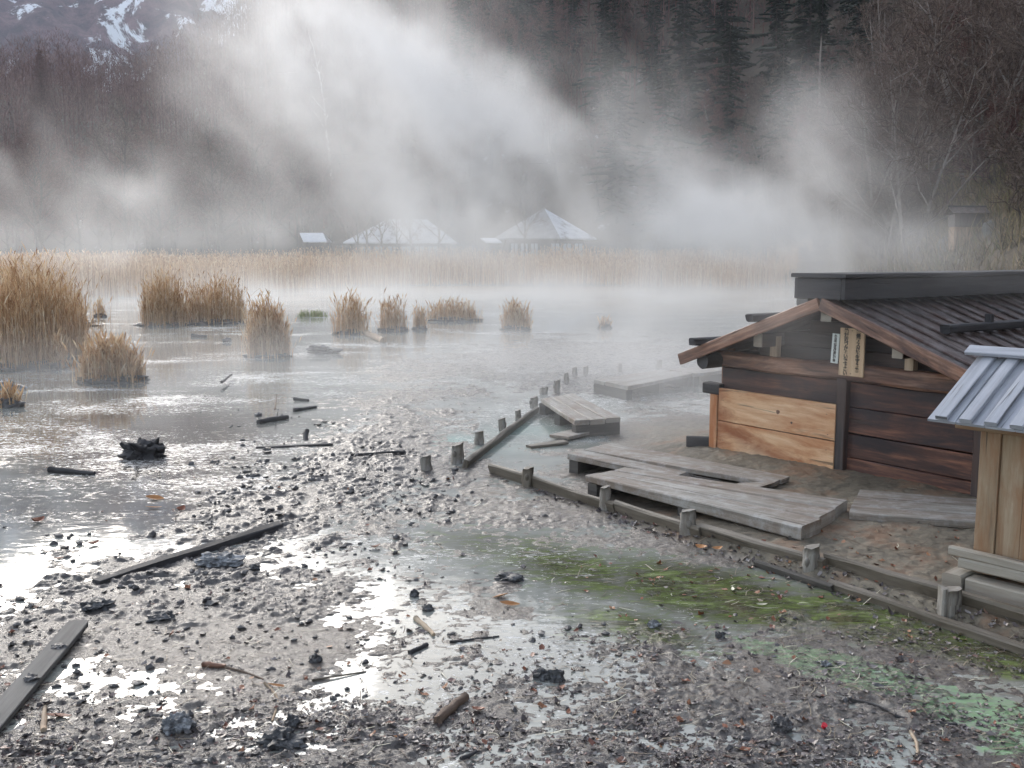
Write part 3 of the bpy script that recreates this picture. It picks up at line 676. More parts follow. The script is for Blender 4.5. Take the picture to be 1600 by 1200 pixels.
# ------------------------------------------------------------------ reeds
def reeds(name, x, y, z, h, w=.012, lean=.09, leaves=2, plume=.7):
    n = len(x); K = 4; t = np.linspace(0, 1, K); a = rng.uniform(0, 6.283, n); la = rng.uniform(0, 6.283, n); ln = np.abs(rng.normal(0, lean, n)) * np.where(rng.random(n) < .07, 5, 1)
    wx, wy = np.cos(a) * w, np.sin(a) * w; V = []; F = []; base = 0
    P3 = []
    for k in range(K):
        q = t[k]; cx = x + np.cos(la) * ln * h * q ** 1.6; cy_ = y + np.sin(la) * ln * h * q ** 1.6; cz = z + h * q * (1 - .15 * ln * q)
        ww = 1 - .6 * q; P3.append((cx, cy_, cz)); V.append(np.stack([np.stack([cx - wx * ww, cy_ - wy * ww, cz], -1), np.stack([cx + wx * ww, cy_ + wy * ww, cz], -1)], 1))
    VV = np.stack(V, 1).reshape(-1, 3); b0 = np.arange(n)[:, None] * (2 * K)
    for k in range(K - 1): F.append(np.stack([b0[:, 0] + 2 * k, b0[:, 0] + 2 * k + 1, b0[:, 0] + 2 * k + 3, b0[:, 0] + 2 * k + 2], -1))
    out = [VV]; nv = len(VV)
    for l in range(leaves):
        q = rng.uniform(.15, .9, n); i = np.minimum((q * (K - 1)).astype(int), K - 2); fr = q * (K - 1) - i
        arr = np.array(P3); c0 = arr[i, :, np.arange(n)]; c1 = arr[i + 1, :, np.arange(n)]; c = c0 * (1 - fr[:, None]) + c1 * fr[:, None]
        an = rng.uniform(0, 6.283, n); L = h * rng.uniform(.12, .28, n); dx, dy = np.cos(an), np.sin(an)
        mid = c + np.stack([dx * L * .5, dy * L * .5, L * .6], -1); tip = c + np.stack([dx * L, dy * L, L * rng.uniform(.1, .9, n)], -1)
        s = np.stack([-dy * w * .9, dx * w * .9, 0 * dx], -1)
        V4 = np.stack([c, mid - s, tip, mid + s], 1).reshape(-1, 3); out.append(V4); F.append(np.arange(n * 4).reshape(-1, 4) + nv); nv += len(V4)
    m_ = rng.random(n) < plume; top = np.stack(P3[-1], -1)[m_]; k = len(top)
    if k:
        an = rng.uniform(0, 6.283, k); s = np.stack([np.cos(an), np.sin(an), 0 * an], -1) * (w * 1.7); dr = np.stack([np.cos(la[m_]), np.sin(la[m_]), 0 * an], -1)
        hh = rng.uniform(.10, .2, k)[:, None]; upv = np.array([0, 0, 1.0])
        V4 = np.stack([top - upv * .04, top + upv * hh * .5 - s + dr * hh * .3, top + upv * hh + dr * hh * .6, top + upv * hh * .5 + s + dr * hh * .3], 1).reshape(-1, 3)
        out.append(V4); F.append(np.arange(k * 4).reshape(-1, 4) + nv)
    return np_mesh(name, np.concatenate(out), np.concatenate(F))
def clump(px, py, wpx, top, n, label, mat='reed', depth=.7, w=.010, soil=True, plume=.6):
    n = int(n * .72)
    c = P(px, py - 3); D = c.y; rx = wpx / 2 / FPX * D; ry = rx * depth; H = max(ZAT(top, D), .25)
    c.y += ry * .6
    th = rng.uniform(0, 6.283, n); r = rng.random(n) ** .62 * rng.choice([1.0, 1.0, 1.0, 1.25], n); x = np.cos(th) * r * rx; y = np.sin(th) * r * ry
    hh = H * (.42 + .6 * rng.beta(2.2, 2.0, n)) * (1 - .28 * np.minimum(r, 1.2) ** 3) * (1 + .18 * fbm(x / (rx * .3) + px, y / (rx * .3), 2))
    n2 = int(n * .6)
    root = thing('reed_clump', label, 'reeds', (c.x, c.y, 0))
    r2 = r[:n2]
    xs = np.concatenate([x, x[:n2] * 1.1]); ys = np.concatenate([y, y[:n2] * 1.1]); hs2 = np.concatenate([hh, H * rng.uniform(.12, .4, n2)])
    link('stems', reeds('stems', xs, ys, np.full(len(xs), .0), hs2, w * .62 * (1 + D / 50), .085, 2, plume), M[mat], root)
    if soil:
        mb = MB(); mb.lump((0, 0, 0), 1, (rx * 1.15, ry * 1.15, .13), .30, 3.0, 4, smooth=True)
        mb.build('root_mound', M['clod'], root)
    return root
clump(12, 575, 160, 408, 2300, 'tall dense tan reed bed at the left edge of the pond', w=.009, depth=1.5)
clump(-60, 520, 260, 398, 1500, 'reed bed running out of frame behind the tall left-edge reeds', depth=1.2)
clump(250, 512, 70, 425, 750, 'broad tall rust-tan reed stand in the middle of the left pond', depth=1.0)
clump(325, 508, 100, 430, 800, 'tall rust-tan reeds right behind the rounded lone reed tuft', depth=1.0)
clump(415, 562, 62, 468, 800, 'rounded lone tan reed tuft standing in open water')
clump(168, 600, 92, 530, 800, 'short bushy reed tuft on a dark mud mound at left')
clump(88, 578, 26, 520, 160, 'narrow reed tuft between the left reed bed and the bushy tuft')
clump(547, 526, 50, 455, 260, 'spiky upright reed clump on black mud left of the pale log', plume=.8)
clump(612, 520, 42, 458, 240, 'upright reed clump just right of the pale log')
clump(655, 518, 20, 476, 120, 'thin small reed clump at the right end of the black mud strip')
clump(705, 505, 78, 468, 500, 'low wide reed clump right of the thin small one')
clump(806, 518, 42, 472, 380, 'compact reed clump alone near the middle of the pond')
clump(945, 516, 18, 497, 80, 'tiny reed tuft in open water toward the hut')
clump(487, 498, 44, 482, 260, 'short fresh green plants in the misty water', 'reedgreen', soil=False, plume=0)
clump(155, 498, 16, 472, 80, 'tiny isolated reed tuft by the misty shore at left')
clump(10, 640, 40, 618, 120, 'short grassy fringe at the left edge by the snowy mud')
def belt():
    n = 64000; y = rng.uniform(42, 97, n); x = rng.uniform(-.66, .36, n) * y
    front = 68 + 5 * fbm(x / 14, x * 0 + 3, 3) - 25 * sstep(-11, -24, x) - 2; ok = (y > front) & (hill(x, y) < 1.9); x, y = x[ok], y[ok]
    dens = fbm(x / 5, y / 5, 3); ok = rng.random(len(x)) < .75 + .4 * dens; x, y = x[ok], y[ok]
    return reeds('reed_belt', x, y, hill(x, y) * .9 - .05, 2.1 * rng.uniform(.6, 1.0, len(x)) * (1 + .12 * fbm(x / 6, y / 6, 2)), .024, .10, 1, .6)
tag(link('reed_belt', belt(), M['reed']), 'continuous belt of dry tan reeds along the far shore', 'reeds', kind='stuff')

# ------------------------------------------------------------------ far houses
def quad_roof(mb, pts, ridge, th=.12):
    pass
def roof_solid(name, mat, parent, faces, th=.14):
    """each face = list of points; thickened downwards"""
    mb = MB()
    for f in faces:
        f = [Vector(p) for p in f]; n = len(f); dn = Vector((0, 0, -th)); g = [p + dn for p in f]
        fs = [list(range(n)), list(range(2 * n - 1, n - 1, -1))] + [[i, n + i, n + (i + 1) % n, (i + 1) % n] for i in range(n)]
        mb.add(f + g, fs)
    return mb.build(name, mat, parent)
roofsnow, nt, b = newmat('snowy_roof'); oc = coord(nt)
c = ramp(nt, noise_(nt, mapping(nt, oc, (1, 1, 1)), .9, 7, .7), [(.36, (.20, .20, .22)), (.46, (.62, .66, .72)), (.7, (.80, .83, .88))])
nt.links.new(c, b.inputs['Base Color']); b.inputs['Roughness'].default_value = .7; M['roofsnow'] = roofsnow
roofgrey, nt, b = newmat('grey_shingle_roof'); oc = coord(nt)
c = ramp(nt, noise_(nt, oc, 1.5, 8, .75), [(.3, (.16, .17, .18)), (.6, (.28, .29, .31)), (.75, (.5, .53, .56))])
nt.links.new(c, b.inputs['Base Color']); b.inputs['Roughness'].default_value = .8; M['roofgrey'] = roofgrey
Yb = 103.0; gz = float(hill(np.array([0.]), np.array([Yb]))[0])
def windows(root, x0, x1, n, yf, z0, z1):
    for k in range(n):
        xa = x0 + (x1 - x0) * (k + .12) / n; xb = x0 + (x1 - x0) * (k + .88) / n; mb = MB()
        for a, bq in (((xa, z0), (xb, z0)), ((xa, z1), (xb, z1)), ((xa, z0), (xa, z1)), ((xb, z0), (xb, z1)), (((xa + xb) / 2, z0), ((xa + xb) / 2, z1))):
            mb.board((a[0], yf - .05, a[1]), (bq[0], yf - .05, bq[1]), .08, .08, (0, 1, 0), 0, .004, 1)
        w = mb.build('window', M['barkdark'], root); pn = MB()
        pn.board((xa, yf - .02, (z0 + z1) / 2), (xb, yf - .02, (z0 + z1) / 2), z1 - z0, .02, (0, 1, 0), 0, .002, 1); pn.build('pane', M['glass'], w)
# pyramid-roofed pavilion
ax = XAT(850, 325, Yb); az = ZAT(325, Yb - 0); ez = ZAT(372, Yb - 4)
pv = thing('pavilion', 'visitor pavilion with a pyramid roof, half snow and half bare, behind the reeds', 'building', (ax, Yb, gz))
rw = 5.6; hexp = [(math.cos(R(a)) * rw, math.sin(R(a)) * rw, ez - gz) for a in (-75, -15, 45, 105, 165, 225)]
apx = (0, 0, az - gz)
r = roof_solid('roof', [M['roofgrey'], M['roofsnow']], pv, [[hexp[i], hexp[(i + 1) % 6], apx] for i in range(6)])
for p in r.data.polygons:
    if p.center.x > .6: p.material_index = 1
mb = MB()
for i in range(6):
    a, bq = Vector(hexp[i]) * .80, Vector(hexp[(i + 1) % 6]) * .80
    a.z = bq.z = (ez - gz) / 2; mb.board(a, bq, ez - gz, .2, (a + bq).normalized(), 0, .01, 2)
mb.build('wall', M['housewall'], pv)
windows(pv, .4, 3.9, 3, -4.6, .6, ez - gz - .5); windows(pv, -3.6, -.6, 3, -4.6, .6, ez - gz - .5)
mb = MB(); mb.lump((0, 0, az - gz + .1), .22, (1, 1, .9), .05, 1, 2); mb.build('finial', M['barkdark'], pv)
# long hipped house
xa, xb = XAT(545, 380, Yb), XAT(712, 380, Yb); ez2 = ZAT(378, Yb - 4) - gz; rz2 = ZAT(342, Yb) - gz
cxm = (xa + xb) / 2; hw = (xb - xa) / 2
lh = thing('lodge', 'long low lodge with a broad snow-covered hipped roof behind the reeds', 'building', (cxm, Yb + 1, gz))
e = [(-hw, -4.5, ez2), (hw, -4.5, ez2), (hw, 4.5, ez2), (-hw, 4.5, ez2)]; rg_ = [(-hw * .30, 0, rz2), (hw * .45, 0, rz2)]
roof_solid('roof', M['roofsnow'], lh, [[e[0], e[1], rg_[1], rg_[0]], [e[1], e[2], rg_[1]], [e[2], e[3], rg_[0], rg_[1]], [e[3], e[0], rg_[0]]])
mb = MB(); wy = 3.6; wx_ = hw - 1
for a, bq, o_ in (((-wx_, -wy), (wx_, -wy), (0, 1, 0)), ((-wx_, wy), (wx_, wy), (0, 1, 0)), ((-wx_, -wy), (-wx_, wy), (1, 0, 0)), ((wx_, -wy), (wx_, wy), (1, 0, 0))):
    mb = MB(); mb.board((a[0], a[1], ez2 / 2), (bq[0], bq[1], ez2 / 2), ez2, .2, o_, 0, .01, 2); mb.build('wall', M['housewall'], lh)
windows(lh, -wx_ + .5, wx_ - .5, 6, -wy - .1, .6, ez2 - .4)
def hut_small(px0, px1, ytop, ybot, label, Y):
    x0, x1 = XAT(px0, ybot, Y), XAT(px1, ybot, Y); zt, zb = ZAT(ytop, Y + 1), ZAT(ybot, Y); g = float(hill(np.array([(x0 + x1) / 2]), np.array([Y]))[0]); w = (x1 - x0) / 2
    h = thing('shed', label, 'shed', ((x0 + x1) / 2, Y, g)); a, c2 = zb - g, zt - g
    roof_solid('roof', M['snow'], h, [[(-w, -1.2, a), (w, -1.2, a), (w - .6, 0, c2), (-w - .6, 0, c2)], [(w, 1.4, a), (-w, 1.4, a), (-w - .6, 0.02, c2), (w - .6, 0.02, c2)]], .12)
    mb = MB(); mb.board((-w + .3, -.9, a / 2 - .1), (w - .3, -.9, a / 2 - .1), a - .1, .15, (0, 1, 0), 0, .01, 2); mb.build('wall', M['housewall'], h); mb = MB(); mb.board((-w + .3, .9, a / 2 - .1), (w - .3, .9, a / 2 - .1), a - .1, .15, (0, 1, 0), 0, .01, 2)
    mb.build('wall', M['housewall'], h)
hut_small(478, 514, 364, 377, 'little shed with a bright snow-covered roof left of the lodge', 100)
hut_small(760, 784, 372, 378, 'tiny snowy roof between the lodge and the pavilion', 100)
mb = MB()
for px in (325, 365, 400, 450):
    p = Vector((XAT(px, 397, 99), 99, float(hill(np.array([XAT(px, 397, 99)]), np.array([99.]))[0]) + .55)); mb.lump(p, 1, (2.0, .8, .22), .4, 1.5, 3, smooth=True)
tag(mb.build('snow', M['snow']), 'old snow lying along the top of the far bank', 'snow', kind='stuff')

# ------------------------------------------------------------------ the wooden hut over the spring
HA, HBp = P(1120, 702, .08), P(1307, 742, .08); hd = (HBp - HA).normalized(); hrz = math.atan2(hd.y, hd.x)
hut = thing('spring_hut', 'low dark wooden hut with bright pine lower panel, gable roof and raised ridge cap', 'hut', (HA.x, HA.y, 0), hrz)
LEN = 4.6; APU_ = 1.42
def part(mb, name, mat, par=hut): return mb.build(name, M[mat], par)
# gable wall boards (u right along the gable, v into the hut)
mb = MB(); zs = [(.02, .26), (.265, .47), (.475, .70), (.705, .92)]
for z0, z1 in zs: mb.board((.04, .03, (z0 + z1) / 2), (2.74, .03, (z0 + z1) / 2 - (.01 if z1 < .6 else 0)), z1 - z0, .035, (0, 1, 0), .004, .006, 14)
part(mb, 'gable_wall', 'wallwood')
mb = MB()
for k in range(4):
    hw_ = (.98, .70, .40, .12)[k]; mb.board((APU_ - hw_, .10, 1.13 + .12 * k), (APU_ + hw_, .10, 1.13 + .12 * k), .118, .03, (0, 1, 0), .002, .005, 8)
part(mb, 'gable_boards', 'darkwood')
mb = MB(); mb.board((.03, .10, -.05), (.03, .10, 1.1), .09, .10, (0, 1, 0), .002, .006)
part(mb, 'corner_post', 'redwood')
for u in (1.47, 2.74):
    mb = MB(); mb.board((u, .0, -.05), (u, .0, 1.0), .10, .09, (0, 1, 0), .003, .006); part(mb, 'corner_post', 'darkwood')
for v in (.02, LEN - .1):
    mb = MB(); mb.board((.0, v, 1.005), (2.8, v, 1.005), .15, .13, (0, 1, 0), .01, .02, 14); part(mb, 'tie_beam', 'redwood')
# side and back walls
for u in (.06, 2.72):
    mb = MB()
    for z0, z1 in zs: mb.board((u, .09, (z0 + z1) / 2), (u, LEN, (z0 + z1) / 2), z1 - z0, .035, (1, 0, 0), .004, .006, 12)
    part(mb, 'side_wall', 'wallwood')
mb = MB()
for z0, z1 in zs: mb.board((.04, LEN, (z0 + z1) / 2), (2.74, LEN, (z0 + z1) / 2), z1 - z0, .035, (0, 1, 0), .004, .006, 8)
part(mb, 'back_wall', 'wallwood')
# bright pine panel of two boards
pn = []
for z0, z1 in ((.03, .385), (.392, .715)):
    mb = MB(); mb.board((.06, -.035, (z0 + z1) / 2), (1.43, -.035, (z0 + z1) / 2), z1 - z0, .045, (0, 1, 0), .0012, .004, 10)
    part(mb, 'pine_board', 'pine')
for u, z, rr in ((.80, .57, .020), (.96, .49, .011), (1.34, .62, .004), (1.36, .44, .004), (1.35, .30, .004), (1.34, .12, .004), (.12, .60, .004), (.13, .20, .004)):
    mb = MB(); mb.rod([(u, -.056, z), (u, -.0595, z)], rr, 10, .25); part(mb, 'knot' if rr > .005 else 'nail', 'redwood' if rr > .005 else 'iron')
mb = MB(); mb.board((-.03, .0, .0), (-.03, .0, .68), .10, .075, (0, 1, 0), .002, .006); part(mb, 'pine_post', 'pine')
mb = MB(); mb.board((-.16, .0, .70), (.06, .0, .70), .12, .11, (0, 0, 1), .004, .012, 3); part(mb, 'beam_end', 'blackwood')
mb = MB(); mb.board((-.30, -.12, .12), (-.04, .02, .13), .05, .13, (0, 0, 1), .004, .01, 3); part(mb, 'stub_beam', 'blackwood')
# short struts on the tie beam
for u in (.70, 2.10):
    mb = MB(); mb.board((u, .0, 1.08), (u, .0, 1.27), .08, .07, (0, 1, 0), .002, .005, 3); part(mb, 'strut', 'palewood')
# purlins and eave logs running the length of the hut
APU, APZ, EVZ, HALF = 1.42, 1.64, 1.05, 1.56
def roofz(u): return APZ - (APZ - EVZ) / HALF * abs(u - APU)
for u, w in ((.68, .10), (2.12, .10), (APU, .11)):
    mb = MB(); z = roofz(u) - .12; mb.board((u, -.22, z), (u, LEN + .2, z), w, w + .03, (0, 0, 1), .002, .008, 10); pu = part(mb, 'purlin', 'darkwood'); mb = MB(); mb.board((u, -.232, z), (u, -.222, z), w * .96, w + .025, (0, 0, 1), .001, .006, 2); mb.build('end_grain', M['sill'], pu)
for u in (.02, 2.80):
    mb = MB(); z = roofz(u) - .12; mb.rod([(u, -.26, z), (u, 1.5, z + .01), (u, LEN + .2, z)], [.075, .07, .075], 12, .12); part(mb, 'eave_log', 'blackwood')
# roof boarding and battens
for s in (-1, 1):
    e = APU + s * (HALF + (.06 if s < 0 else .16)); ze = roofz(e)
    mb = MB(); n = 24; v0, v1 = -.30, LEN + .3
    for k in range(n):
        a = v0 + (v1 - v0) * (k + .5) / n
        mb.board((APU, a, APZ - .015), (e, a, ze - .015), (v1 - v0) / n - .004, .022, (0, 0, 1), .003, .004, 6)
    part(mb, 'roof_slope', 'roofwood')
    mb = MB()
    for k in range(n + 1):
        a = v0 + .02 + (v1 - v0 - .04) * k / n
        a += random.uniform(-.02, .02); mb.board((APU, a, APZ + .008), (e, a, ze + .008), .06 + random.uniform(-.012, .014), .022, (0, 0, 1), .004, .006, 8)
    part(mb, 'roof_battens', 'roofwood')
    for q, nm in (((.42, 'hold_down_beam'), (.86, 'hold_down_beam')) if s < 0 else ((.46, 'hold_down_beam'),)):
        u = APU + (e - APU) * q; z = roofz(u) + .075; mb = MB()
        mb.board((u, -.42 if s < 0 else .28, z), (u, LEN + .25, z), .085, .07, (0, 0, 1), .006, .012, 14, roughend=.04)
        bmk = part(mb, nm, 'blackwood')
        for k in range(4):
            mb = MB(); vv = .95 + 1.05 * k; mb.board((u, vv, z - .05), (u, vv, z + .10), .06, .05, (0, 1, 0), .002, .006, 2)
            mb.build('peg', M['blackwood'], bmk)
    # bargeboards
    mb = MB(); mb.board((APU + s * .01, -.315, APZ - .035), (e + s * .03, -.315, ze - .035), .11, .035, (0, 1, 0), .002, .006, 10); part(mb, 'bargeboard', 'redwood')
# raised ridge cap
mb = MB(); mb.board((1.40, -.34, 1.845), (1.40, LEN + .4, 1.845), .56, .035, (0, 0, 1), .003, .006, 16)
part(mb, 'ridge_cap', 'blackwood')
for u in (1.16, 1.64):
    mb = MB(); mb.board((u, -.31, 1.735), (u, LEN + .37, 1.735), .18, .035, (1, 0, 0), .003, .006, 16); part(mb, 'ridge_side_board', 'blackwood')
mb = MB(); mb.board((1.18, -.30, 1.735), (1.62, -.30, 1.735), .18, .03, (0, 1, 0), .002, .006, 3); part(mb, 'ridge_end_board', 'blackwood')
mb = MB(); mb.board((1.06, -.1, 1.62), (1.06, .25, 1.62), .12, .10, (0, 0, 1), .002, .008, 2); part(mb, 'ridge_block', 'stone')

# signs on the gable
def vtext(name, cols, size, x0, z0, dx, dz, y, par, mat='ink'):
    dg = None
    for ci, s in enumerate(cols):
        cu = bpy.data.curves.new(name, 'FONT'); cu.body = "\n".join(s); cu.size = size; cu.align_x = 'CENTER'; cu.space_line = dz / size; cu.extrude = .0006
        cu.offset = .0018
        t = bpy.data.objects.new(name, cu); COL.objects.link(t); bpy.context.view_layer.update()
        me = bpy.data.meshes.new_from_object(t.evaluated_get(bpy.context.evaluated_depsgraph_get())); bpy.data.objects.remove(t); me.materials.clear()
        o = link(name, me, M[mat], par); o.location = (x0 - ci * dx, y, z0); o.rotation_euler = (math.pi / 2, 0, 0)
sg = thing('warning_sign', 'tall tan wooden notice board with two columns of brushed black writing', 'sign', (0, 0, 0), hrz)
def hutpt(u, v, z):
    return (HA.x + hd.x * u - hd.y * v, HA.y + hd.y * u + hd.x * v, z)
sg.location = hutpt(1.575, -.06, 1.19)
mb = MB(); mb.board((0, 0, -.205), (0, 0, .205), .245, .02, (0, 1, 0), .0008, .003, 6); mb.build('board', M['signwood'], sg)
vtext('lettering', ["硫黄ガスが発生する為", "絶対近づかないで下さい"], .044, .064, .165, .120, .0365, -.0115, sg)
mb = MB()
for z in (-.185, .185): mb.rod([(0, -.010, z), (0, -.014, z)], .004, 8); 
mb.build('nail', M['iron'], sg)
sg2 = thing('name_plate', 'narrow white plate with one column of small dark characters beside the tan notice', 'sign', hutpt(1.395, -.05, 1.21), hrz)
sg2.rotation_euler[1] = R(2.5)
mb = MB(); mb.board((0, 0, -.13), (0, 0, .13), .075, .008, (0, 1, 0), .0003, .002, 4); mb.build('plate', M['whitepaint'], sg2)
vtext('lettering', ["奥日光湯元温泉組合"], .027, .0, .098, 0, .0265, -.0055, sg2)

# ------------------------------------------------------------------ the little box shed at the right
BC, BE = P(1478, 930, .06), P(1600, 962, .06); bd = (BE - BC).normalized(); brz = math.atan2(bd.y, bd.x)
bx = thing('box_shed', 'small plank shed with grey battened lid roof on timber sleepers at the right edge', 'shed', (BC.x, BC.y, 0), brz)
W_, D_ = 1.5, .80
def bpart(mb, name, mat): return mb.build(name, M[mat], bx)
mb = MB(); mb.board((.11, .05, .125), (W_, .05, .125), .13, .13, (0, 0, 1), .003, .008); bpart(mb, 'base_sleeper', 'sill')
mb = MB(); mb.board((.04, -.03, .13), (.04, D_ + .1, .13), .11, .15, (0, 0, 1), .003, .010, roughend=.01); bpart(mb, 'base_sleeper', 'sill')
mb = MB(); mb.board((.04, .085, .255), (W_, .085, .255), .09, .06, (0, 0, 1), .004, .010); bpart(mb, 'sill_board', 'sill')
mb = MB(); mb.board((-.02, .07, .315), (W_, .07, .305), .06, .05, (0, 0, 1), .004, .008); bpart(mb, 'sill_board', 'sill')
x = .085; k = 0
while x < W_:
    w = (.115, .135, .12, .145)[k % 4]; yy = .135 + (.012 if k % 2 else 0); mb = MB()
    mb.board((x + w / 2, yy, .20), (x + w / 2, yy, 1.03), w - .003, .022, (0, 1, 0), .0012, .003, 6); bpart(mb, 'wall_plank', 'boxwood'); x += w; k += 1
for yy, xx in ((D_, None),):
    mb = MB(); mb.board((.09, D_, .63), (W_, D_, .63), .82, .025, (0, 1, 0), .001, .003, 4); bpart(mb, 'back_wall', 'boxwood')
for xx in (.10, W_):
    mb = MB(); mb.board((xx, .16, .62), (xx, D_ - .02, .62), .80, .022, (1, 0, 0), .001, .003, 4); bpart(mb, 'side_wall', 'boxwood')
mb = MB(); mb.board((-.04, .10, 1.055), (W_ + .05, .10, 1.055), .055, .045, (0, 1, 0), .001, .004); bpart(mb, 'fascia', 'boxwood')
mb = MB()
for xx in (.0, .6): mb.rod([(xx, .078, 1.055), (xx, .066, 1.055)], .007, 8)
bpart(mb, 'bolt', 'iron')
RV0, RZ0, RV1, RZ1 = -.10, 1.085, .50, 1.40
mb = MB(); xx = -.12
while xx < W_ + .1:
    mb.board((xx + .08, RV0, RZ0), (xx + .08, RV1, RZ1), .157, .016, (0, 0, 1), .001, .003, 4)
    mb.board((xx + .08, RV1 + .5, RZ0 + .05), (xx + .08, RV1 + .005, RZ1), .157, .016, (0, 0, 1), .001, .003, 4); xx += .16
bpart(mb, 'roof_boards', 'greyroof')
xx = -.035
while xx < W_ + .1:
    mb = MB(); mb.board((xx, RV0 - .012, RZ0 + .022), (xx, RV1, RZ1 + .020), .068, .026, (0, 0, 1), .001, .004, 4); bpart(mb, 'roof_batten', 'greyroof'); xx += .135
mb = MB(); mb.board((-.17, RV1 - .03, RZ1 + .045), (W_ + .15, RV1 - .03, RZ1 + .045), .085, .024, (0, -.5, 1), .001, .004); 
mb.board((-.17, RV1 + .04, RZ1 + .045), (W_ + .15, RV1 + .04, RZ1 + .045), .085, .022, (0, .5, 1), .001, .004); bpart(mb, 'ridge_board', 'greyroof')

# ------------------------------------------------------------------ plank walkways
def walkway(label, quad, ztop, n, long_px, feet=(.03, .5, .965), broken=None, fascia=True, th=.055, loc=None):
    """quad = near-left, far-left, far-right, near-right (photo pixels at height ztop)"""
    q = [P(a, b_, ztop) for a, b_ in quad]; c = (q[0] + q[1] + q[2] + q[3]) / 4; c.z = 0
    q = [p - c for p in q]
    t = thing('plank_walkway', label, 'walkway', c, 0, 'plank walkways round the hut')
    ax_ = (q[3] - q[0] + q[2] - q[1]).normalized(); px_ = Vector((-ax_.y, ax_.x, 0)); skw = tuple((e_.dot(ax_)) / e_.dot(px_) for e_ in (q[1] - q[0], q[2] - q[3]))
    for k in range(n):
        f = (k + .5) / n
        p0 = q[0].lerp(q[1], f); p1 = q[3].lerp(q[2], f); dr_ = (q[3] - q[0] + q[2] - q[1]).normalized(); w = (q[1] - q[0]).cross(dr_).length / n; tp = (q[2] - q[3]).cross(dr_).length / n / w
        p0.z = p1.z = ztop - th / 2 + random.uniform(-.006, .005)
        ex = (p1 - p0).normalized() * random.uniform(-.012, .012); mb = MB()
        if broken and k == broken[0]:
            m0, m1 = p0.lerp(p1, broken[1]), p0.lerp(p1, broken[2]); m0.z -= .035; m1.z -= .045
            mb.board(p0, m0, w - .006, th, (0, 0, 1), .004, .006, roughend=.09); mb.build('plank', M['deck'], t)
            mb = MB(); mb.board(m0 + Vector((-.05, -.05, .0)), m1 + Vector((-.02, -.04, -.01)), w * .72, th * .7, (0, .12, 1), .009, .006, 14, roughend=.16); mb.build('plank', M['deck'], t)
            mb = MB()
            for z_ in range(7):
                s0 = m0.lerp(m1, random.random() * .7) + Vector((random.uniform(-.02, .05), random.uniform(.0, .07), random.uniform(-.02, .015))); mb.board(s0, s0 + (m1 - m0).normalized() * random.uniform(.15, .5), .018, .012, (0, .3, 1), .006, .003, roughend=.05)
            tag(mb.build('rotten_splinters', M['joist'], t), kind='stuff')
            mb = MB(); mb.board(m1, p1, w - .006, th, (0, 0, 1), .004, .006, roughend=.09); mb.build('plank', M['deck'], t); continue
        mb.board(p0 + ex, p1 + ex, w - .011, th, (0, 0, 1), .0018, .006, taper=tp, sk=skw); mb.build('plank', M['deck'], t)
    for f in feet:
        a, b_ = q[0].lerp(q[3], f), q[1].lerp(q[2], f); gzv = -.04; a.z = b_.z = (ztop - th - .002 + gzv) / 2
        d_ = (b_ - a).normalized(); mb = MB(); mb.board(a + d_ * .015, b_ - d_ * .015, .10, ztop - th - .002 - gzv, (0, 0, 1), .003, .006); mb.build('joist', M['joist'], t)
    return t
walkway('long sound plank walkway of three grey boards nearest the timber-edged bank', [(915, 743), (977, 730), (1322, 785), (1257, 830)], .18, 3, 0)
walkway('long plank walkway with a rotten broken front board behind the sound one', [(887, 709), (955, 691), (1232, 742), (1190, 760)], .18, 3, 0, broken=(0, .60, .87))
walkway('plank walkway disappearing behind the small plank shed at right', [(1328, 800), (1342, 764), (1640, 788), (1640, 824)], .17, 3, 0)
walkway('short wide misty walkway by the row of small posts', [(845, 623), (895, 614), (970, 652), (897, 657)], .20, 3, 0)
walkway('far misty walkway left of the hut at an angle', [(981, 604), (928, 593), (1031, 577), (1083, 583)], .20, 3, 0)
walkway('farthest walkway running behind the hut corner', [(1086, 584), (1045, 577), (1130, 568), (1180, 573)], .20, 3, 0)
def plank_thing(name, label, p0, p1, w, t, mat, cat='plank', up=(0, 0, 1), **kw):
    p0, p1 = Vector(p0), Vector(p1); c = (p0 + p1) / 2; mb = MB(); mb.board(p0 - c, p1 - c, w, t, up, **kw)
    return tag(mb.build(name, M[mat], None, c), label, cat)
def on(px, py, dz=.0): 
    p = P(px, py, 0); z = max(ground_z(p.x, p.y), 0); p = P(px, py, z + dz); return p
plank_thing('board', 'small square board floating flat below the short misty walkway', P(876, 677, .04), P(905, 681, .04), .42, .035, 'deck')
plank_thing('board', 'dark waterlogged board lying flat left of the rotten walkway', P(826, 697, .02), P(884, 691, .02), .12, .03, 'timber', jit=.01)

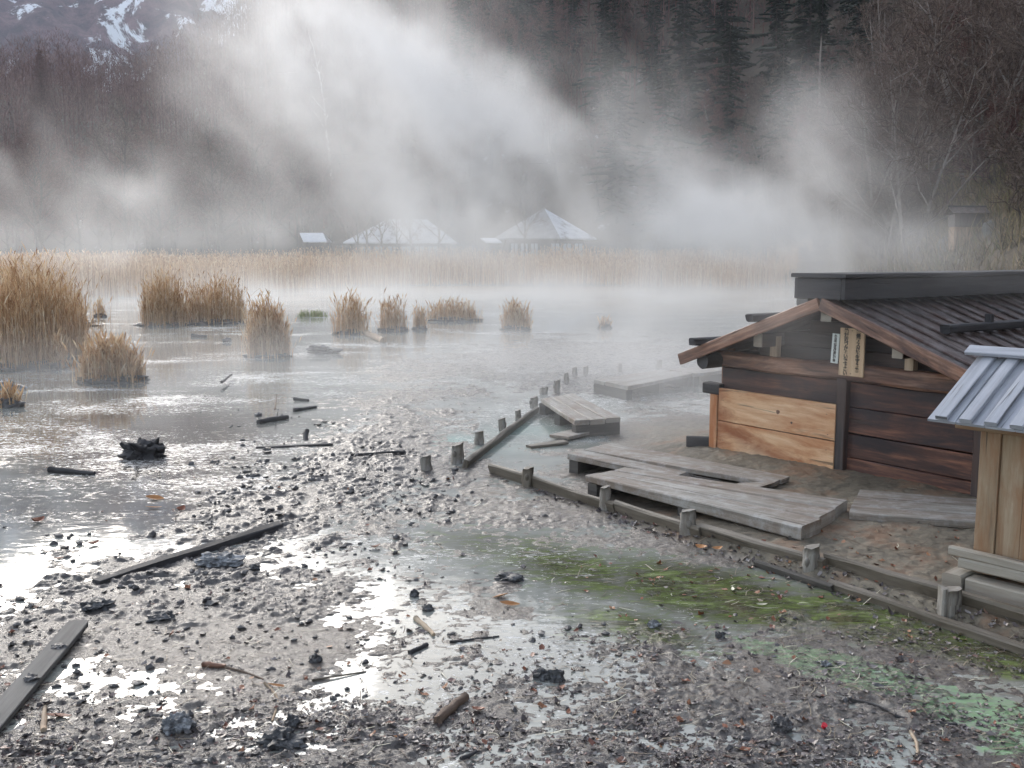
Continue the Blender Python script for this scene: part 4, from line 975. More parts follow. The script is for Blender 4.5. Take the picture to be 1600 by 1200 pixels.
# ------------------------------------------------------------------ stakes and edge timbers
def stake(px, pyb, w, pyt, label, mat='post', split=False, group=None, z0=-.02, lean=0):
    b_ = P(px, pyb, z0); b_.y += .0; D = b_.y; r = w / 2 / FPX * D; zt = ZAT(pyt, D) - .01
    mb = MB(); h = zt + .12; n = 8; pts = []; rad = []
    for k in range(n + 1):
        q = k / n; pts.append((lean * q * h + .004 * math.sin(q * 5 + px), .003 * math.cos(q * 4 + px), -.12 + h * q)); rad.append(r * (1.05 - .10 * q + .04 * random.random()) * (1 if k < n else .93))
    mb.rod(pts, rad, 16, .26, 0, True)
    n0 = len(mb.v)
    for q in range(n0 - 16, n0): v = mb.v[q]; mb.v[q] = (v[0], v[1], v[2] + r * random.uniform(-.16, .10) + v[0] * .25)
    if random.random() < .5 or split:
        an = random.uniform(3.6, 5.6); mb.lump((math.cos(an) * r * .9, math.sin(an) * r * .9, zt * .55), r * .4, (1, 1, 1.7), .3, 2, 2, smooth=True)
    o = mb.build('wooden_stake', M[mat], None, (b_.x, b_.y + r, 0)); tag(o, label, 'stake', group)
    if split:
        mb = MB(); mb.board((-r * .95, -.01, -.1), (-r * .9, -.01, zt + .012), r * .5, r * 1.4, (0, 1, 0), .004, .008, 6, roughend=.01)
        s_ = mb.build('split_side', M[mat], o)
    return o
G1 = 'stakes holding the bank timber'
stake(825, 766, 18, 731, 'darker squat stake at the left end of the bank timber', 'timber', group=G1)
stake(946, 805, 18, 760, 'second stake along the bank timber, in front of the sound walkway corner', group=G1)
stake(1076, 850, 25, 797, 'thick knotty stake, middle of the bank timber', group=G1)
stake(1271, 912, 27, 855, 'tall pale stake between the knotty one and the split one on the bank timber', group=G1)
stake(1490, 984, 33, 922, 'largest stake with a split side by the small plank shed', group=G1, split=True)
G2 = 'stakes along the far timber'
stake(667, 740, 18, 712, 'lone broken-topped stake standing in mud left of the row', lean=-.04)
stake(717, 722, 16, 692, 'stake half hidden behind the nearest stake of the far row', group=G2)
stake(713, 729, 17, 695, 'nearest stake of the far row at the low end of the timber', group=G2)
for px, pb, w, pt, lab in ((749, 698, 15, 674, 'square-topped stake just beyond the cyan puddle in the far row'), (785, 677, 12, 653, 'third stake up the far timber'), (809, 661, 10, 640, 'thin stake near the upper end of the far timber'),
                           (834, 641, 13, 620, 'stake at the upper end of the far timber beside the short walkway'), (850, 619, 13, 605, 'low stake behind the short walkway corner'), (870, 616, 10, 594, 'slim tall stake behind the short misty walkway'),
                           (885, 601, 8, 582, 'thin misty stake past the short walkway'), (898, 591, 8, 573, 'misty stake second from the end of the receding row'), (915, 589, 8, 572, 'last misty stake at the end of the receding row'),
                           (969, 583, 8, 567, 'misty stake in front of the far walkway, left one'), (1031, 578, 9, 562, 'misty stake in front of the far walkway, right one'), (1097, 575, 8, 553, 'misty stake just left of the hut eave')):
    stake(px, pb, w, pt, lab, group=G2)
def timber(label, a, b_, z, h, t, mat='timber', off=.09, jit=.008):
    p0, p1 = P(*a, 0), P(*b_, 0); n_ = (p1 - p0).normalized(); o_ = Vector((-n_.y, n_.x, 0)) * off
    p0 = p0 + o_; p1 = p1 + o_; p0.z = p1.z = z
    return plank_thing('edge_timber', label, p0, p1, h, t, mat, 'timber', up=(-n_.y, n_.x, .25), jit=jit, ch=.012, roughend=.02)
timber('edge board from its mud end to the second stake of the bank', (755, 741), (950, 807), .035, .13, .04)
timber('edge board between the second stake and the thick knotty stake', (948, 806), (1082, 853), .045, .15, .045)
timber('weathered edge board between the knotty stake and the tall pale stake', (1080, 850), (1276, 912), .06, .16, .05)
timber('long split edge board from the pale stake past the split stake', (1272, 908), (1700, 1046), .09, .15, .05, off=.12)
timber('second low edge board in front of the long split one', (1290, 922), (1720, 1070), .01, .10, .05, off=.05)
timber('low timber rising from the nearest far stake along the far row', (722, 732), (836, 644), .03, .11, .05, off=-.02)
timber('broken offcut lying beside the bank timber at the split board', (1180, 885), (1300, 925), .02, .05, .03, 'joist', off=.0)

# ------------------------------------------------------------------ loose things lying in the mud
def stone(px, py, wpx, hpx, label, mat='rock', cat='rock', name='rock', rough=.5, dark=None, elong=1.0, ridged=False, twist=0):
    p = on(px, py, 0); D = p.y; r = wpx / 2 / FPX * D; hz = hpx / FPX * D * .62
    mb = MB(); mb.lump((0, 0, 0), 1, (r, r * .8 * elong, hz), rough, 1.7, 4 if wpx > 30 else 3, ridged=ridged)
    o = mb.build(name, M[mat], None, (p.x, p.y, p.z + hz * .25)); o.rotation_euler[2] = twist; return tag(o, label, cat)
stone(345, 880, 76, 20, 'long flat frosty stone below the dark half-sunk timber', 'frostrock', elong=.7)
stone(395, 889, 24, 10, 'small dark stone just right of the frosty flat stone')
stone(152, 950, 48, 18, 'dark smooth stone above the tip of the grey plank')
stone(252, 967, 40, 15, 'flat dark stone in the smooth grey mud')
stone(278, 1138, 48, 30, 'blue-black boulder in the lower left mud', 'frostrock')
stone(457, 1133, 24, 22, 'round jet black stone above the big grey boulder')
stone(440, 1162, 62, 28, 'big rough grey boulder at the lower middle', 'rock', rough=.6)
stone(493, 1034, 20, 16, 'small black stone right of the red-brown root')
stone(846, 1060, 26, 20, 'left one of a pair of black lumps in the lower mud')
stone(869, 1062, 30, 24, 'right and larger one of a pair of black lumps in the lower mud')
stone(1220, 1138, 34, 24, 'round dark clod in the lower right mud', 'clod')
stone(668, 953, 20, 12, 'small angular black stone in the bright milky puddle')
stone(648, 932, 14, 16, 'tiny upright black chip in the bright milky puddle')
stone(797, 906, 44, 14, 'flat black slab beside the brown leaf', rough=.4)
stone(1022, 978, 20, 12, 'pale fist-sized pebble in the green algae', 'frostrock')
stone(1290, 1040, 16, 10, 'tiny pale pebble on the green streaked mud', 'frostrock')
stone(1125, 997, 16, 14, 'black chip between algae and milky mud')
stone(355, 534, 14, 8, 'small dark rock in the water left of the lone reed tuft')
stone(505, 552, 46, 14, 'dark earth clump in open water below the spiky reeds', 'clod', 'clump', 'earth_clump', rough=.7)
stone(30, 562, 40, 16, 'frosty mud hummock at the foot of the left reed bed', 'frostrock', 'hummock', 'mud_hummock')
stone(8, 610, 50, 22, 'snow-dusted hummock at the left edge', 'frostrock', 'hummock', 'mud_hummock')
stone(1484, 425, 70, 26, 'dark boulder in the steam behind the hut ridge', 'rock') if False else None
# gnarled root stump standing in the dark water
def stump(px, py, label):
    p = P(px, py, 0); t = MB(); random.seed(77)
    t.lump((0, 0, .05), .16, (1.2, .9, .7), .6, 2.2, 4, ridged=False)
    for k in range(16):
        an = random.uniform(0, 6.28); L = random.uniform(.12, .32); d = Vector((math.cos(an), math.sin(an) * .7, random.uniform(-.1, .7))); pts = [Vector((0, 0, .06)) + d * .05]
        for j in range(4): d = (d + Vector((random.gauss(0, .4), random.gauss(0, .4), random.gauss(0, .35)))).normalized(); pts.append(pts[-1] + d * L / 4)
        for q in pts: q.z = max(q.z, -.02)
        t.rod(pts, [.05, .04, .032, .024, .012], 7, .5)
    return tag(t.build('root_stump', M['blackwood'], None, (p.x, p.y, 0)), label, 'stump')
stump(226, 714, 'gnarled black root stump standing in the dark water')
def log(px0, py0, px1, py1, rpx, label, mat='blackwood', name='log', cat='log', dz=.0, bend=0.0, r2=None, sides=10, jit=.25, n=7):
    a, b_ = on(px0, py0), on(px1, py1); D = (a.y + b_.y) / 2; r = rpx / FPX * D; a.z += dz + r * .4; b_.z += dz + r * .4; c = (a + b_) / 2
    s_ = Vector((-(b_ - a).y, (b_ - a).x, 0)).normalized(); mb = MB(); pts = []
    for k in range(n):
        q = k / (n - 1); pts.append((a.lerp(b_, q) - c) + s_ * (bend * math.sin(q * 3.1) + random.gauss(0, abs(bend) * .12 + r * .10)) + Vector((0, 0, r * .15 * random.random())))
    rr = [r * (1 + ((r2 if r2 else .7) - 1) * k / (n - 1)) * random.uniform(.9, 1.1) for k in range(n)]
    mb.rod(pts, rr, sides, jit); return tag(mb.build(name, M[mat], None, c), label, cat)
log(78, 737, 148, 742, 6, 'short round black log half sunk in white scum', r2=.5)
log(404, 662, 450, 654, 5, 'drifting log with an upright twig in the middle water', r2=.8, jit=.4)
log(430, 655, 433, 630, 1.2, 'thin upright twig stuck beside the drifting log', name='branch', cat='branch', mat='bark_twig').location.z += .12
log(460, 625, 482, 627, 3, 'small drifting stick above the drifting log')
log(460, 643, 494, 637, 3.5, 'longer drifting stick right of the drifting log', r2=.5)
log(476, 690, 480, 683, 5, 'little black stub standing out of the mud bank', n=4).rotation_euler[0] = .5
log(347, 604, 362, 592, 2.2, 'short stick poking out of the white scum patch', dz=.06)
log(572, 523, 600, 535, 5, 'pale broken log on the black mud below the reeds', 'palewood', r2=1)
log(300, 526, 322, 527, 3, 'dark sliver of log in the misty left water')
log(548, 712, 632, 706, 2.2, 'thin black stick lying on the mud left of the lone stake', jit=.1)
log(68, 1143, 70, 1106, 5, 'pale bare stick standing in the mud by the grey plank', 'palewood', 'branch', 'stick', r2=.6)
log(640, 1022, 668, 1009, 4.5, 'dark sliver of bark right of the bright puddle', 'blackwood', 'bark_piece', 'bark')
log(650, 968, 678, 994, 5, 'pale grey wood chip at the edge of the milky puddle', 'palewood', 'wood_chip', 'wood', r2=.6)
log(683, 1130, 728, 1092, 9, 'rotting splintered chunk of brown wood in the lower mud', 'bark_twig', 'rotten_wood', 'wood', jit=.6, r2=.8)
log(318, 1041, 352, 1043, 6, 'knobbly red-brown root in the lower left mud', 'redwood', 'root', 'root', jit=.6, r2=.5)
log(350, 1043, 412, 1062, 2.2, 'thin twig continuing from the red-brown root', 'bark_twig', 'branch', 'branch', bend=.01)
log(413, 1068, 424, 1128, 2.4, 'pale curved twig hanging down from the crossing twigs', 'palewood', 'branch', 'branch', bend=.04)
log(488, 1063, 572, 1050, 1.8, 'straight grey twig in the middle mud', 'timber', 'branch', 'branch')
log(703, 1004, 780, 995, 2, 'thin dark straight twig on the litter', 'blackwood', 'branch', 'branch')
log(1325, 1096, 1400, 1118, 3.6, 'dark forked branch on the green streaked mud, upper half', 'blackwood', 'branch', 'branch', bend=.03)
log(1398, 1120, 1495, 1132, 2.6, 'dark forked branch on the green streaked mud, lower half', 'blackwood', 'branch', 'branch', bend=-.02)
log(1422, 1144, 1432, 1182, 3.2, 'pale peeled twig in the lower right corner mud', 'palewood', 'branch', 'branch', bend=.015)
log(720, 1188, 745, 1176, 4, 'black twig at the bottom edge', 'blackwood', 'branch', 'branch')
# long planks
a, b_ = on(-60, 1188, .016), on(122, 974, .022)
pl = plank_thing('plank', 'long weathered grey plank lying diagonally in the lower left corner', a, b_, .115, .028, 'greyplank', jit=.002, ch=.004, roughend=.05)
mb = MB(); mb.lump((0, 0, 0), 1, (.035, .03, .016), .5, 2, 3); tag(mb.build('mud_lump', M['clod'], None, P(92, 1010, .05)), 'black mud lump near the upper end of the grey plank', 'mud lump')
mb = MB(); mb.lump((0, 0, 0), 1, (.032, .028, .018), .5, 2, 3); tag(mb.build('mud_lump', M['clod'], None, P(50, 1060, .05)), 'mud lump halfway down the grey plank', 'mud lump')
plank_thing('plank', 'long black half-sunk timber across the left mud', on(150, 912, -.012), on(436, 821, .012), .085, .05, 'blackwood', 'timber', jit=.009)
plank_thing('plank', 'thin dark lath lying beyond the half-sunk timber', on(400, 700, .0), on(520, 694, .01), .05, .02, 'blackwood', 'lath', jit=.004)
mb = MB(); mb.rod([(0, 0, 0), (0, 0, .014)], .009, 12); mb.rod([(0, 0, .014), (0, 0, .018)], .012, 12)
cap = tag(mb.build('bottle_cap', M['redplastic'], None, on(1286, 1136, .002)), 'tiny bright red plastic cap lying on the lower right mud', 'cap'); cap.rotation_euler = (.5, .3, 0)
# single leaves that stand out
def leaf(px, py, L, wd, rz, label, mat, curl=.3):
    p = on(px, py, .006); V = []; F = []; n = 6
    for k in range(n + 1):
        q = k / n; w = wd * math.sin(math.pi * min(max(q, .03), .97)) ** .8 / 2; z = curl * L * (q - .5) ** 2
        V += [(L * (q - .5), -w, z + w * .4), (L * (q - .5), 0, z), (L * (q - .5), w, z + w * .4)]
    for k in range(n):
        for s in (0, 1): F.append([3 * k + s, 3 * k + 3 + s, 3 * k + 4 + s, 3 * k + 1 + s])
    me = bpy.data.meshes.new('leaf'); me.from_pydata(V, [], F); o = link('leaf', me, mat, None, p); o.rotation_euler = (random.uniform(-.3, .3), random.uniform(-.2, .2), rz)
    return tag(o, label, 'leaf')
M['paleleaf'] = simple('pale_leaf', [(.3, (.62, .58, .42)), (.7, (.78, .76, .62))], 9, .5, .002)
M['orangeleaf'] = simple('orange_leaf', [(.3, (.34, .13, .04)), (.7, (.5, .25, .09))], 30, .5, .002)
M['brownleaf'] = simple('brown_leaf', [(.3, (.16, .05, .025)), (.7, (.28, .10, .045))], 30, .45, .002)
for d in (leaf(1145, 921, .085, .022, R(80), 'pale reed leaf pointing up in the algae', M['paleleaf']), leaf(1190, 945, .11, .022, R(40), 'pale slanting reed leaf right of the upright pale one', M['paleleaf']),
          leaf(1190, 950, .22, .006, R(-12), 'long thin pale stem under the slanting reed leaf', M['paleleaf']), leaf(618, 862, .18, .020, R(125), 'pale split reed leaf on the milky water', M['paleleaf']),
          leaf(796, 944, .12, .045, R(12), 'orange curled leaf at the edge of the milky puddle', M['orangeleaf']), leaf(782, 932, .10, .05, R(20), 'orange-brown leaf just above the orange curled one', M['orangeleaf']),
          leaf(242, 779, .15, .075, R(10), 'rust-coloured leaf floating in the dark water', M['orangeleaf']), leaf(58, 815, .11, .09, R(60), 'dark brown curled leaf on white scum at left', M['brownleaf'], 1.2),
          leaf(240, 833 - 40, .13, .03, R(5), 'pale brown sliver of leaf below the rust-coloured leaf', M['orangeleaf']), leaf(282, 797, .09, .07, R(70), 'upright brown leaf in the dark water', M['brownleaf'], 1.2),
          leaf(90, 873, .09, .035, R(0), 'flat brown leaf on the bright puddle', M['brownleaf']), leaf(146, 850, .08, .06, R(50), 'brown curled leaf at the edge of the mud bank', M['brownleaf'], 1.),
          leaf(587, 855, .08, .05, R(15), 'dark red leaf on the milky water, left one', M['brownleaf'], 1.), leaf(748, 1110, .07, .05, R(-30), 'red-brown leaf right of the rotten wood chunk', M['brownleaf'], .8),
          leaf(626, 1153, .06, .04, R(10), 'bright rust leaf on the lower litter', M['orangeleaf'], .8), leaf(1096, 848 + 8, .09, .06, R(-40), 'rust leaf at the foot of the knotty stake', M['orangeleaf'], .8),
          leaf(1120, 858, .08, .05, R(20), 'orange leaf just right of the knotty stake', M['orangeleaf'], .8), leaf(435, 1072, .10, .025, R(4), 'ochre strap leaf on the crossing twigs', M['orangeleaf']),
          leaf(90, 1120, .12, .05, R(0), 'reddish leaf by the grey plank', M['brownleaf']), leaf(745, 713 + 77, .14, .015, R(60), 'short white reed piece on the grey mud', M['paleleaf'])): pass

# ---- litter, straw and clods: uncountable
def seat(x, y): return np.maximum(mud_height(x, y), 0.0)
def scatter_px(n, boxes):
    """boxes: (px0,px1,py0,py1,weight)"""
    w = np.array([b_[4] for b_ in boxes], float); w /= w.sum(); idx = rng.choice(len(boxes), n, p=w); bb = np.array([b_[:4] for b_ in boxes], float)[idx]
    px = bb[:, 0] + (bb[:, 1] - bb[:, 0]) * rng.random(n); py = bb[:, 2] + (bb[:, 3] - bb[:, 2]) * rng.random(n)
    v = 600 - py; dy = FPX * math.cos(PITCH) + v * math.sin(PITCH); dz = -FPX * math.sin(PITCH) + v * math.cos(PITCH); t = -CAMH / dz
    return (px - 800) * t, dy * t, px, py
def leaves_mesh(name, x, y, L, W, tilt, lift, curl=.25):
    n = len(x); z = seat(x, y) + lift; a = rng.uniform(0, 6.283, n)
    ca, sa = np.cos(a), np.sin(a); X = np.stack([ca, sa, rng.normal(0, tilt, n)], -1); Yv = np.stack([-sa, ca, rng.normal(0, tilt, n)], -1)
    c = np.stack([x, y, z], -1); L = L[:, None]; W = W[:, None]; cu = rng.normal(curl, .3, n)[:, None] * L; up = np.array([0, 0, 1.])
    pts = [c - X * L / 2, c - X * L * .15 + Yv * W / 2 + up * cu * .25, c - X * L * .12 - Yv * W / 2 + up * cu * .3, c + X * L * .25 + Yv * W * .4 + up * cu * .2 * rng.random((n, 1)), c + X * L * .22 - Yv * W * .42, c + X * L / 2 + up * cu * .5, c + up * cu * -.05]
    V = np.stack(pts, 1).reshape(-1, 3); b0 = np.arange(n)[:, None] * 7
    F = np.concatenate([b0 + np.array([0, 6, 1]), b0 + np.array([0, 2, 6]), b0 + np.array([1, 6, 3]), b0 + np.array([2, 4, 6]), b0 + np.array([3, 6, 5]), b0 + np.array([6, 4, 5])])
    return np_mesh(name, V, F, False)
x, y, px, py = scatter_px(21000, [(560, 1600, 985, 1200, 10), (0, 560, 1080, 1200, 4), (0, 1600, 1120, 1215, 5), (850, 1600, 900, 1050, 1.6), (0, 500, 900, 1080, 1.3), (500, 900, 830, 990, .8), (300, 900, 690, 850, .5), (760, 1300, 790, 920, .7), (-60, 0, 900, 1200, .6), (1600, 1700, 950, 1200, 1)])
keep = (rng.random(len(x)) < (.2 + .9 * sstep(-.006, .006, mud_height(x, y))) * (.25 + 1.1 * sstep(-.3, .4, fbm(x / .5, y / .4, 3)))) & (edge_dist(x, y) < .02); x, y, py = x[keep], y[keep], py[keep]; n = len(x)
L = rng.lognormal(math.log(.017), .5, n).clip(.006, .055) * (1 + .25 * (y > 5)); me = leaves_mesh('leaf_litter', x, y, L, L * rng.uniform(.3, .75, n), .14, .001)
tag(link('leaf_litter', me, M['litter']), 'dark rotting leaf litter trodden into the milky mud', 'leaf litter', kind='stuff')
x, y, px, py = scatter_px(270, [(900, 1600, 860, 1000, 3), (560, 1600, 1000, 1200, 3), (0, 560, 1000, 1200, 1), (980, 1500, 850, 930, 2), (0, 700, 740, 1000, 1)])
n = len(x); L = rng.uniform(.018, .05, n); me = leaves_mesh('red_leaves', x, y, L, L * .6, .3, .004, .5)
tag(link('fallen_leaves', me, M['redleaf']), 'rust red fallen leaves scattered over the mud', 'fallen leaves', kind='stuff')
# leaves drifted against the edge timbers
ex, ey = [], []
for a, b_ in zip(EDGE[1:-1], EDGE[2:]):
    k = 90; t = rng.random(k); o_ = rng.normal(-.03, .05, k); dxy = Vector((b_.x - a.x, b_.y - a.y)).normalized(); ex += list(a.x + (b_.x - a.x) * t + dxy.y * -o_ * -1); ey += list(a.y + (b_.y - a.y) * t - dxy.x * -o_ * -1)
ex, ey = np.array(ex), np.array(ey); L = rng.uniform(.02, .05, len(ex)); me = leaves_mesh('edge_leaves', ex, ey, L, L * .6, .35, .006, .5)
tag(link('drifted_leaves', me, M['litter']), 'dead leaves drifted against the bank timbers', 'leaves', kind='stuff')
# straw and twigs
x, y, px, py = scatter_px(1900, [(850, 1600, 880, 1100, 4), (0, 1600, 980, 1200, 5), (300, 900, 640, 900, 1.5), (0, 400, 580, 760, 1), (1000, 1520, 730, 900, .8)])
n = len(x); L = rng.uniform(.03, .12, n) * (1 + (y > 6) * .5); W = rng.uniform(.0009, .0026, n) * (1 + (y > 6) * .7); a = rng.normal(0.1, .8, n); z = seat(x, y) + .004
z2 = seat(x + np.cos(a) * L, y + np.sin(a) * L) + .004 + .02 * (rng.random(n) < .12)
wx, wy = -np.sin(a) * W, np.cos(a) * W; bend = rng.normal(0, .12, n) * L; mx, my = x + np.cos(a) * L / 2 - np.sin(a) * bend, y + np.sin(a) * L / 2 + np.cos(a) * bend; mz = np.maximum((z + z2) / 2, seat(mx, my) + .003)
V = np.stack([np.stack([x - wx, y - wy, z], -1), np.stack([x + wx, y + wy, z], -1), np.stack([mx + wx, my + wy, mz + .001], -1), np.stack([mx - wx, my - wy, mz + .001], -1), np.stack([x + np.cos(a) * L + wx * .6, y + np.sin(a) * L + wy * .6, z2], -1), np.stack([x + np.cos(a) * L - wx * .6, y + np.sin(a) * L - wy * .6, z2], -1)], 1).reshape(-1, 3)
b0 = np.arange(n)[:, None] * 6
tag(link('straw', np_mesh('straw', V, np.concatenate([b0 + np.array([0, 1, 2, 3]), b0 + np.array([3, 2, 4, 5])])), M['straw']), 'broken reed straw and thin twigs strewn on the mud', 'straw', kind='stuff')
# mud clods
def clods():
    x, y, px, py = scatter_px(9500, [(0, 700, 820, 1010, 2.4), (300, 720, 640, 820, 4), (560, 1150, 515, 640, 10), (0, 560, 1000, 1200, 1.6), (560, 1600, 960, 1200, 1.2), (700, 1100, 700, 860, 1), (450, 1100, 500, 560, .6)])
    d = grid(DARK, px, py) / 9; keep = (rng.random(len(x)) < d ** 1.3 + .03) & (edge_dist(x, y) < .0)
    cl = fbm(x / .35, y / .42, 3); keep &= cl > -.15; x, y = x[keep], y[keep]; n = len(x)
    vs, fs = ico(1); vs = np.array(vs); fs = np.array(fs); r = rng.lognormal(math.log(.0055), .65, n) * (1 + .10 * y); r = np.minimum(r, .009 + .0026 * y)
    S = np.stack([rng.uniform(.8, 1.5, n), rng.uniform(.7, 1.2, n), rng.uniform(.4, .8, n)], -1) * r[:, None]
    V = vs[None] * (1 + rng.normal(0, .3, (n, len(vs), 1))) * S[:, None, :]; a = rng.uniform(0, 6.283, n); c, s = np.cos(a)[:, None], np.sin(a)[:, None]
    V = np.stack([V[..., 0] * c - V[..., 1] * s + x[:, None], V[..., 0] * s + V[..., 1] * c + y[:, None], V[..., 2] + (seat(x, y) + r * .25)[:, None]], -1).reshape(-1, 3)
    F = (fs[None] + (np.arange(n) * len(vs))[:, None, None]).reshape(-1, 3); return np_mesh('mud_clods', V, F)
tag(link('mud_clods', clods(), M['clod']), 'small black mud clods scattered over the wet flat', 'mud clods', kind='stuff')

# ------------------------------------------------------------------ things on the right slope
def hz(x, y): return float(hill(np.array([float(x)]), np.array([float(y)]))[0])
def slopept(px, py, lo=18, hi=70):
    best = None
    for k in range(400):
        Y = lo + (hi - lo) * k / 400; x = XAT(px, py, Y)
        if ZAT(py, Y) < hz(x, Y): return Vector((x, Y, hz(x, Y)))
    return Vector((XAT(px, py, 34), 34, ZAT(py, 34)))
sp = slopept(1508, 376, 22, 60); k_ = sp.y / FPX
sh = thing('shrine', 'tiny wayside shrine with tan lower wall and dark roofed upper box on the right slope', 'shrine', sp, R(-4))
w = 44 * k_; hh = 50 * k_
mb = MB(); mb.board((0, 0, -.4), (0, 0, hh * .40), w * .95, w * .55, (0, 1, 0), .004, .01, 3); mb.build('base_box', M['boxwood'], sh)
mb = MB(); mb.board((0, -.02, hh * .40), (0, -.02, hh * .78), w * 1.02, w * .62, (0, 1, 0), .004, .01, 3); mb.build('upper_box', M['darkwood'], sh)
for s in (-1, 1):
    mb = MB()
    for j in range(9): mb.board((w * (-.56 + .14 * j), 0, hh), (w * (-.56 + .14 * j), s * w * .45, hh * .80), w * .135, .03, (0, 0, 1), .003, .005, 3)
    mb.build('roof', M['roofwood'], sh)
mb = MB(); mb.rod([(-w * .65, 0, hh * 1.02), (w * .65, 0, hh * 1.02)], .035, 8); mb.build('ridge_pole', M['blackwood'], sh)
q = slopept(1475, 392, 20, 60); mb = MB()
mb.lump((0, 0, .1), .28, (.8, .6, 1.3), .3, 1.5, 3); tag(mb.build('stone_block', M['stone'], None, q), 'pale standing stone on the slope left of the shrine', 'stone')
q = slopept(1516, 372, 20, 60); q.y -= 1.2; mb = MB()
mb.lump((0, 0, .15), .22, (.8, .6, 1.6), .3, 1.5, 3); tag(mb.build('stone_block', M['stone'], None, q), 'narrow whitish stone set before the shrine wall', 'stone')
q = slopept(1415, 366, 20, 60); mb = MB(); random.seed(3)
for j in range(14):
    a_ = Vector((random.uniform(-.6, .6), random.uniform(-.3, .3), random.uniform(0, .5))); mb.rod([a_, a_ + Vector((random.uniform(-.7, .7), random.uniform(-.3, .3), random.uniform(-.1, .5)))], [.05, .035], 6, .2)
tag(mb.build('log_pile', M['greyplank'], None, q), 'jumbled pile of pale cut branches on the slope left of the shrine', 'branch pile')

# ------------------------------------------------------------------ steam and haze
def vm(nt, op, a, b=None, c=None):
    m = nt.nodes.new("ShaderNodeVectorMath"); m.operation = op
    for i, v in enumerate((a, b, c)):
        if v is None: continue
        if isinstance(v, bpy.types.NodeSocket): nt.links.new(v, m.inputs[i])
        else: m.inputs[i].default_value = v
    return m.outputs['Value'] if op == 'DOT_PRODUCT' else m.outputs[0]
def gaussians(nt, vec, L):
    """sum of soft ellipsoids (centre, radii, amount)"""
    out = None
    for (c, r, a) in L:
        q = vm(nt, 'MULTIPLY', vm(nt, 'SUBTRACT', vec, c), tuple(1 / k for k in r)); d = vm(nt, 'DOT_PRODUCT', q, q)
        e = math_(nt, 'MULTIPLY', math_(nt, 'POWER', .3679, d), a); out = e if out is None else math_(nt, 'ADD', out, e)
    return out
def gnoise(nt, vec, scale, detail, rough=.6, dist=0.0, col=False, nscale=(1, 1, 1)):
    n = nt.nodes.new("ShaderNodeTexNoise"); n.inputs['Scale'].default_value = scale; n.inputs['Detail'].default_value = detail
    n.inputs['Roughness'].default_value = rough; n.inputs['Distortion'].default_value = dist
    nt.links.new(vm(nt, 'MULTIPLY', vec, nscale), n.inputs['Vector']); return n.outputs[1 if col else 0]
def volmat(name, color=(.985, .99, 1.0), an=.45, step=1.0, density=None):
    m = bpy.data.materials.new(name); m.use_nodes = True; nt = m.node_tree
    for n in list(nt.nodes): nt.nodes.remove(n)
    o = nt.nodes.new("ShaderNodeOutputMaterial"); v = nt.nodes.new("ShaderNodeVolumePrincipled"); v.inputs['Color'].default_value = (*color, 1); v.inputs['Anisotropy'].default_value = an
    v.inputs['Density'].default_value = density if density else 1.0
    if density: v.inputs['Density Attribute'].default_value = ''
    nt.links.new(v.outputs[0], o.inputs['Volume']); m.cycles.volume_step_rate = step; return m
def volbox(name, x0, x1, y0, y1, z0, z1, mat, label, cat):
    me = bpy.data.meshes.new(name); V = [(x, y, z) for z in (z0, z1) for y in (y0, y1) for x in (x0, x1)]
    me.from_pydata(V, [], [[0, 2, 3, 1], [4, 5, 7, 6], [0, 1, 5, 4], [2, 6, 7, 3], [0, 4, 6, 2], [1, 3, 7, 5]])
    o = link(name, me, mat); tag(o, label, cat, kind='stuff'); return o
def vapour(name, lo, hi, vox, field, mat, label, cat):
    """a body of steam: a density grid filled by a procedural field"""
    o = volbox(name, lo[0], hi[0], lo[1], hi[1], lo[2], hi[2], mat, label, cat)
    nt = bpy.data.node_groups.new(name, 'GeometryNodeTree'); nt.interface.new_socket("Geometry", in_out='OUTPUT', socket_type='NodeSocketGeometry')
    out = nt.nodes.new("NodeGroupOutput"); vc = nt.nodes.new("GeometryNodeVolumeCube"); vc.inputs['Min'].default_value = lo; vc.inputs['Max'].default_value = hi
    for a, k in (('Resolution X', 0), ('Resolution Y', 1), ('Resolution Z', 2)): vc.inputs[a].default_value = max(4, int((hi[k] - lo[k]) / vox))
    nt.links.new(field(nt, nt.nodes.new("GeometryNodeInputPosition").outputs[0]), vc.inputs['Density'])
    sm = nt.nodes.new("GeometryNodeSetMaterial"); sm.inputs['Material'].default_value = mat
    nt.links.new(vc.outputs[0], sm.inputs[0]); nt.links.new(sm.outputs[0], out.inputs[0])
    md = o.modifiers.new(name, 'NODES'); md.node_group = nt; return o
def pg(px, py, rx, ry, Y, ry_m, amp):
    k = Y / FPX; return ((XAT(px, py, Y), Y, ZAT(py, Y)), (rx * k, ry_m, ry * k), amp)
PL = [pg(745, 225, 125, 105, 44, 5, 1.0), pg(610, 130, 120, 110, 46, 5, .8), pg(480, 45, 100, 80, 47, 5, .85), pg(430, 170, 100, 110, 47, 6, .30), pg(640, 325, 190, 65, 44, 6, .36),
      pg(1200, 345, 180, 66, 38, 5, 1.1), pg(1020, 190, 75, 90, 40, 4, .30), pg(1260, 245, 80, 75, 38, 4, .48), pg(1120, 280, 120, 65, 38, 4, .62), pg(1360, 400, 160, 24, 30, 4, .6), pg(850, 365, 300, 45, 46, 6, .36),
      pg(205, 295, 50, 42, 42, 4, .7), pg(50, 270, 150, 80, 44, 5, .20), pg(120, 365, 260, 34, 42, 6, .26)]
